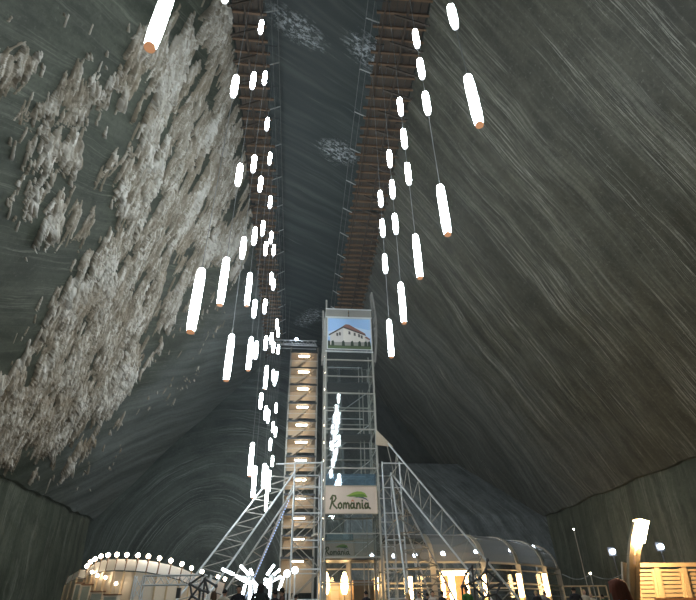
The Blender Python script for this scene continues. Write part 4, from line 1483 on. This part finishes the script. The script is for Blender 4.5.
for i, (u, v, y, nm) in enumerate(((590.5, 574.5, 29, 'short, above the railing'), (574, 530, 34, 'tall and thin, right of the pavilion'))):
    p = at(u, v, y)
    o = thing('light_pole', 'slim pole with a small lamp, ' + nm, 'lamp post', (p.x, p.y, 0))
    part('pole', MB().tube((0, 0, 0), (0, 0, p.z), 0.025, 6), o, mat=M['scaffold'])
    part('bulb', MB().ball((0, 0, p.z + 0.05), 0.05), o, mat=M['bulb'])
a, b, c_ = at(562, 574, 30), at(590.5, 574.5, 29), at(624, 573, 28)
m = MB()
for p, q in ((a, b), (b, c_)):
    for k in range(8):
        t0, t1 = k / 8, (k + 1) / 8
        f = lambda t: p.lerp(q, t) - Vector((0, 0, 0.25 * math.sin(math.pi * t)))
        m.tube(f(t0), f(t1), 0.014, 5)
solo('overhead_wire', m, M['cable'], 'thin wire sagging between the pavilion and the lamp post', 'wire')


# ------------------------------------------------------------------ people
def skin_body(joints, edges, radii, root=0):
    me = bpy.data.meshes.new('skeleton')
    me.from_pydata(joints, edges, [])
    ob = bpy.data.objects.new('tmp_body', me)
    C.objects.link(ob)
    md = ob.modifiers.new('skin', 'SKIN')
    md.use_smooth_shade = True
    for i, r in enumerate(radii):
        sv = me.skin_vertices[0].data[i]
        sv.radius = (r, r) if not isinstance(r, tuple) else r
        sv.use_root = i == root
    ob.modifiers.new('sub', 'SUBSURF').levels = 1
    dg = bpy.context.evaluated_depsgraph_get()
    dg.update()
    out = bpy.data.meshes.new_from_object(ob.evaluated_get(dg))
    bpy.data.objects.remove(ob)
    return out


def body_mesh(pose):
    """one figure 1.75 m tall, facing +y turned later; pose: dict of tweaks"""
    j, e, r = [], [], []

    def add(p, rad, par=None):
        j.append(p)
        r.append(rad)
        if par is not None:
            e.append((par, len(j) - 1))
        return len(j) - 1
    sit = pose.get('sit', 0.0)
    pel = add((0, 0, 0.95), (0.165, 0.12))
    wai = add((0, 0, 1.10), (0.150, 0.11), pel)
    che = add((0, 0.01, 1.30), (0.175, 0.125), wai)
    shl = add((0, 0, 1.43), (0.13, 0.09), che)
    nck = add((0, 0.01, 1.51), 0.055, shl)
    add((0, 0.02, 1.58), 0.052, nck)
    for s in (-1, 1):
        up = pose.get('arm', 0.0)
        a = add((s * 0.19, 0, 1.42), 0.065, shl)
        el = add((s * 0.25, -0.03 + up * 0.05, 1.14), 0.047, a)
        wr = add((s * (0.25 - up * 0.12), 0.03 + up * 0.22, 0.90 + up * 0.14), 0.032, el)
        pm = add((s * (0.25 - up * 0.14), 0.045 + up * 0.27, 0.83 + up * 0.16), 0.036, wr)
        hip = add((s * 0.095, 0, 0.88), 0.095, pel)
        st_ = pose.get('stride', 0.0) * s
        if sit:
            kn = add((s * 0.12, 0.42, 0.93), 0.064, hip)
            an = add((s * 0.12, 0.40, 0.55), 0.042, kn)
            add((s * 0.125, 0.54, 0.505), 0.042, an)
        else:
            kn = add((s * 0.10, 0.03 + st_ * 0.16, 0.50), 0.062, hip)
            an = add((s * 0.105, -0.02 + st_ * 0.26, 0.09), 0.042, kn)
            add((s * 0.12, 0.13 + st_ * 0.26, 0.045), 0.042, an)
    me = skin_body(j, e, r)
    mb = MB()
    # head: shaped from a ball with jaw, brow and nose
    hv, hf = [], []
    nu, nv = 20, 14
    for i in range(nv + 1):
        ph = -math.pi / 2 + math.pi * i / nv
        for k in range(nu):
            th = 2 * math.pi * k / nu
            x, yy, z = math.cos(ph) * math.cos(th), math.cos(ph) * math.sin(th), math.sin(ph)
            jaw = 1 - 0.22 * max(0, -z)
            X, Y, Z = x * 0.076 * jaw, yy * 0.097 * (1 - 0.10 * max(0, -z)), z * 0.118
            if yy > 0.85 and -0.35 < z < 0.05:
                Y += 0.022 * (1 - abs(x) * 2.5) if abs(x) < 0.4 else 0
            if yy > 0.6 and 0.0 < z < 0.2 and 0.2 < abs(x) < 0.6:
                Y -= 0.010
            hv.append((X, Y + 0.025, Z + 1.635))
    for i in range(nv):
        for k in range(nu):
            hf.append((i * nu + k, i * nu + (k + 1) % nu, (i + 1) * nu + (k + 1) % nu, (i + 1) * nu + k))
    mb.face_block(hv, hf)
    for s in (-1, 1):
        mb.ball((s * 0.078, 0.015, 1.635), 0.022, 8, 6)              # ears
        up = pose.get('arm', 0.0)
        px_, py_, pz_ = s * (0.25 - up * 0.14), 0.045 + up * 0.27, 0.83 + up * 0.16
        for k, (dx, L) in enumerate(((-0.027, 0.075), (-0.009, 0.085), (0.009, 0.08), (0.027, 0.062))):
            b0_ = Vector((px_, py_ + dx, pz_ - 0.01))
            b1_ = b0_ + Vector((-s * 0.008, 0.0, -L * 0.55))
            b2_ = b1_ + Vector((-s * 0.022, 0.006, -L * 0.40))
            mb.tube(b0_, b1_, 0.0095, 7, 0.009)
            mb.tube(b1_, b2_, 0.009, 7, 0.007)
        b0_ = Vector((px_ - s * 0.01, py_ + 0.028, pz_ + 0.02))
        b1_ = b0_ + Vector((-s * 0.012, 0.028, -0.035))
        mb.tube(b0_, b1_, 0.011, 7, 0.010)
        mb.tube(b1_, b1_ + Vector((-s * 0.01, 0.008, -0.03)), 0.010, 7, 0.008)
    extra = bpy.data.meshes.new('extra')
    extra.from_pydata(mb.v, [], mb.f)
    bm = bmesh.new()
    bm.from_mesh(me)
    bm.from_mesh(extra)
    bmesh.ops.recalc_face_normals(bm, faces=bm.faces)
    out = bpy.data.meshes.new('body')
    for f in bm.faces:
        c = f.calc_center_median()
        f.smooth = True
        if c.z > 1.515:
            f.material_index = 0
        elif c.z < (0.53 if sit else 0.07):
            f.material_index = 3
        elif (sit and c.z < 1.0 and c.y > 0.1 and abs(c.x) < 0.21) or (c.z < 0.93 and abs(c.x) < 0.2 and c.y < 0.12):
            f.material_index = 2
        elif abs(c.x) > 0.1 and (c.z < 0.88 + pose.get('arm', 0) * 0.15) and abs(c.x) > 0.06:
            f.material_index = 0 if c.y > 0.02 or abs(c.x) > 0.21 else 2
        else:
            f.material_index = 1
    if sit:
        bmesh.ops.translate(bm, verts=bm.verts, vec=(0, 0, -0.46))
    bm.to_mesh(out)
    bm.free()
    for _ in range(4):
        out.materials.append(M['cable'])
    return out


BODY = {'stand': body_mesh({}), 'stride': body_mesh({'stride': 0.8, 'arm': 0.2}), 'hold': body_mesh({'arm': 1.0}), 'sit': body_mesh({'arm': 0.6, 'sit': 1.0})}
M['skin'] = paint('skin', (0.50, 0.30, 0.21), 0.55, vary=0.05)
M['shoe'] = paint('dark_shoe', (0.03, 0.028, 0.026), 0.5)
M['jeans'] = paint('dark_jeans', (0.04, 0.05, 0.08), 0.8)
M['eye'] = paint('dark_eye', (0.03, 0.02, 0.02), 0.3)
M['lip'] = paint('lips', (0.36, 0.15, 0.12), 0.5)


def hair_mesh(style, mat):
    m = MB()
    nu, nv = 44, 12
    vs, fs = [], []
    low = {'short': -0.15, 'long': -2.1, 'bushy': -1.5, 'hood': -1.2}[style]
    for i in range(nv + 1):
        t = i / nv
        for k in range(nu):
            th = 2 * math.pi * k / nu
            back = math.sin(th)                               # +1 is the face side
            zl_ = 0.42 if back > 0.45 else (low if back < 0.25 else low * 0.5 + 0.2)
            z = 1.06 + (zl_ - 1.06) * t
            rad = math.sqrt(max(0.0, 1 - min(z, 1.0) ** 2)) if z > 0 else 1.0 + (0.0 if style == 'short' else 0.10 * min(1, -z))
            rad = max(rad, 0.03) ** (0.75 if style == 'bushy' else 1.0)
            big = {'short': 1.10, 'long': 1.30, 'bushy': 1.6, 'hood': 1.25}[style]
            wob = 1 + 0.035 * math.sin(5 * th + 7 * t) + (0.06 if style in ('bushy', 'long') else 0.02) * math.sin(14 * th + 2 * t) * (0.4 + 0.6 * t)
            if style == 'bushy':
                z += (0.25 * math.sin(9 * th) * t if t > 0.6 else 0.0) + 0.18
            vs.append((math.cos(th) * 0.078 * big * rad * wob, math.sin(th) * 0.099 * big * rad * wob + 0.022, 1.635 + z * 0.126))
    for i in range(nv):
        for k in range(nu):
            fs.append((i * nu + k, i * nu + (k + 1) % nu, (i + 1) * nu + (k + 1) % nu, (i + 1) * nu + k))
    fs.append(tuple(range(nu)))
    m.face_block(vs, fs)
    return m.mesh('hair', mat, True)


def col(name, c):
    if name not in M:
        M[name] = paint(name, c, 0.85, vary=0.15, scale=12, spec=0.2)
    return M[name]


BLACK, DKGREEN, CREAMJ, GREENJ, GREYJ, BLUEJ, WHITEJ = (0.018, 0.018, 0.022), (0.022, 0.030, 0.028), (0.50, 0.44, 0.34), (0.05, 0.16, 0.04), (0.16, 0.16, 0.16), (0.03, 0.13, 0.34), (0.55, 0.5, 0.45)
HB, HD, HR, HBL = (0.07, 0.04, 0.02), (0.018, 0.014, 0.012), (0.13, 0.032, 0.016), (0.4, 0.28, 0.14)
# sight column and row of the head top, height, hair, hair style, jacket, pose, turn (0 faces away), label
PEOPLE = [
    (214.5, 590.5, 1.66, HB, 'long', CREAMJ, 'stand', 0.4, 'person with brown hair in a cream jacket, left of two by the truss leg'),
    (225, 588.5, 1.72, HD, 'short', CREAMJ, 'stand', -0.3, 'dark-haired person in a cream jacket, right of two by the truss leg'),
    (239.5, 584.8, 1.80, HD, 'short', BLACK, 'hold', 3.1, 'dark-haired person in a black jacket facing the camera'),
    (261, 582.5, 1.82, HD, 'hood', DKGREEN, 'stand', 0.1, 'broad person in a dark hooded coat between the tube light fans'),
    (275.5, 590, 1.66, HD, 'short', BLACK, 'stride', 0.8, 'person in black close beside the one in the brimmed hat'),
    (282.5, 588.5, 1.74, HD, 'short', (0.10, 0.05, 0.04), 'stand', 1.5, 'person in a dark brimmed hat looking to the left'),
    (296, 594, 1.60, HD, 'short', BLACK, 'stand', 0.0, 'low dark-haired person in black before the stair tower'),
    (366, 590.3, 1.74, HD, 'short', BLACK, 'hold', 0.6, 'dark-haired person in black before the orange timber cabin'),
    (408, 592.0, 1.68, HBL, 'long', (0.40, 0.2, 0.16), 'stand', 0.2, 'fair-haired person in reddish clothes by the pavilion lamp'),
    (418.5, 591.8, 1.68, HB, 'short', WHITEJ, 'stride', 2.8, 'brown-haired person in a pale top facing this way'),
    (427, 592.5, 1.68, HD, 'short', BLACK, 'stand', 0.0, 'dark-haired person in black left of the bright kiosk'),
    (432.5, 590.5, 1.72, HB, 'short', WHITEJ, 'stand', 2.9, 'brown-haired person in white left of the bright kiosk'),
    (441.5, 590.6, 1.75, HD, 'short', BLACK, 'stride', -0.9, 'dark person walking right in front of the bright kiosk'),
    (466, 585.8, 1.78, HD, 'short', GREENJ, 'stand', 0.3, 'dark-haired person in a green jacket right of the kiosk'),
    (535.5, 590, 1.70, HBL, 'short', BLACK, 'stand', 0.1, 'fair-haired person in black by the pavilion end'),
    (544.5, 591, 1.68, HD, 'short', GREYJ, 'stand', 0.2, 'dark-haired person in grey by the pavilion end'),
    (573, 586.8, 1.80, HD, 'short', BLACK, 'stand', 0.0, 'broad dark person in black by the railing'),
    (583, 589, 1.74, HBL, 'short', CREAMJ, 'stand', 3.0, 'fair person in cream standing at the railing'),
    (590, 592.5, 1.62, HBL, 'short', CREAMJ, 'stand', 2.6, 'short fair person in cream, second at the railing'),
    (602, 594, 1.60, HD, 'short', (0.05, 0.12, 0.05), 'stand', 0.0, 'dark-haired person in dark green behind the red-haired one'),
    (617, 579.5, 1.24, HR, 'bushy', BLUEJ, 'sit', 0.15, 'seated person with long red hair in a blue jacket near the screen'),
]
for i, (u, v, hgt, hc, hs, jc, ps, rz, lb) in enumerate(PEOPLE):
    r_ = ray(u, v)
    yy = (hgt - H) / (r_.z / r_.y)
    p = at(u, v, yy)
    k = hgt / (1.772 - (0.46 if ps == 'sit' else 0))
    o = thing('person', lb, 'person', (p.x, p.y, 0), rz, group='visitors on the cave floor')
    me = BODY[ps].copy()
    for q_i, mt in enumerate((M['skin'], col('jacket_%02d' % i, jc), M['jeans'], M['shoe'])):
        me.materials[q_i] = mt
    wd_ = 1.15 if 'broad' in lb else 1.0
    part('body', me, o, scale=(k * wd_, k, k))
    hm = col('hair_%.3f' % hc[0], hc)
    part('hair', hair_mesh(hs, hm), o, (0, 0, -0.46 * k if ps == 'sit' else 0), scale=(k * wd_, k, k))
    if ps == 'sit':
        so = thing('stool', 'low wooden stool under the seated red-haired person', 'stool', (p.x, p.y - 0.02, 0))
        part('seat', MB().lathe([(0.19, 0.355), (0.20, 0.37), (0.20, 0.39)], 16), so, mat=M['dark_wood'])
        for q_ in range(4):
            an_ = math.pi / 4 + q_ * math.pi / 2
            part('leg', MB().tube((0.16 * math.cos(an_), 0.16 * math.sin(an_), 0), (0.12 * math.cos(an_), 0.12 * math.sin(an_), 0.36), 0.02, 8), so, mat=M['dark_wood'])
    if 2.0 < rz < 4.0 or abs(rz) > 1.2:
        for s in (-1, 1):
            part('eye', MB().ball((s * 0.030, 0.108, 1.645), 0.011, 8, 6), o, mat=M['eye'], scale=(k, k, k))
        part('mouth', MB().box((-0.022, 0.10, 1.572), (0.022, 0.113, 1.582)), o, mat=M['lip'], scale=(k, k, k))
    if 'brimmed hat' in lb:
        part('hat', MB().lathe([(0.17, 1.685), (0.165, 1.70), (0.10, 1.71), (0.095, 1.78), (0.06, 1.80)], 16, (0, 0.02, 0)), o, mat=col('hat_felt', (0.02, 0.018, 0.016)), scale=(k, k, k))
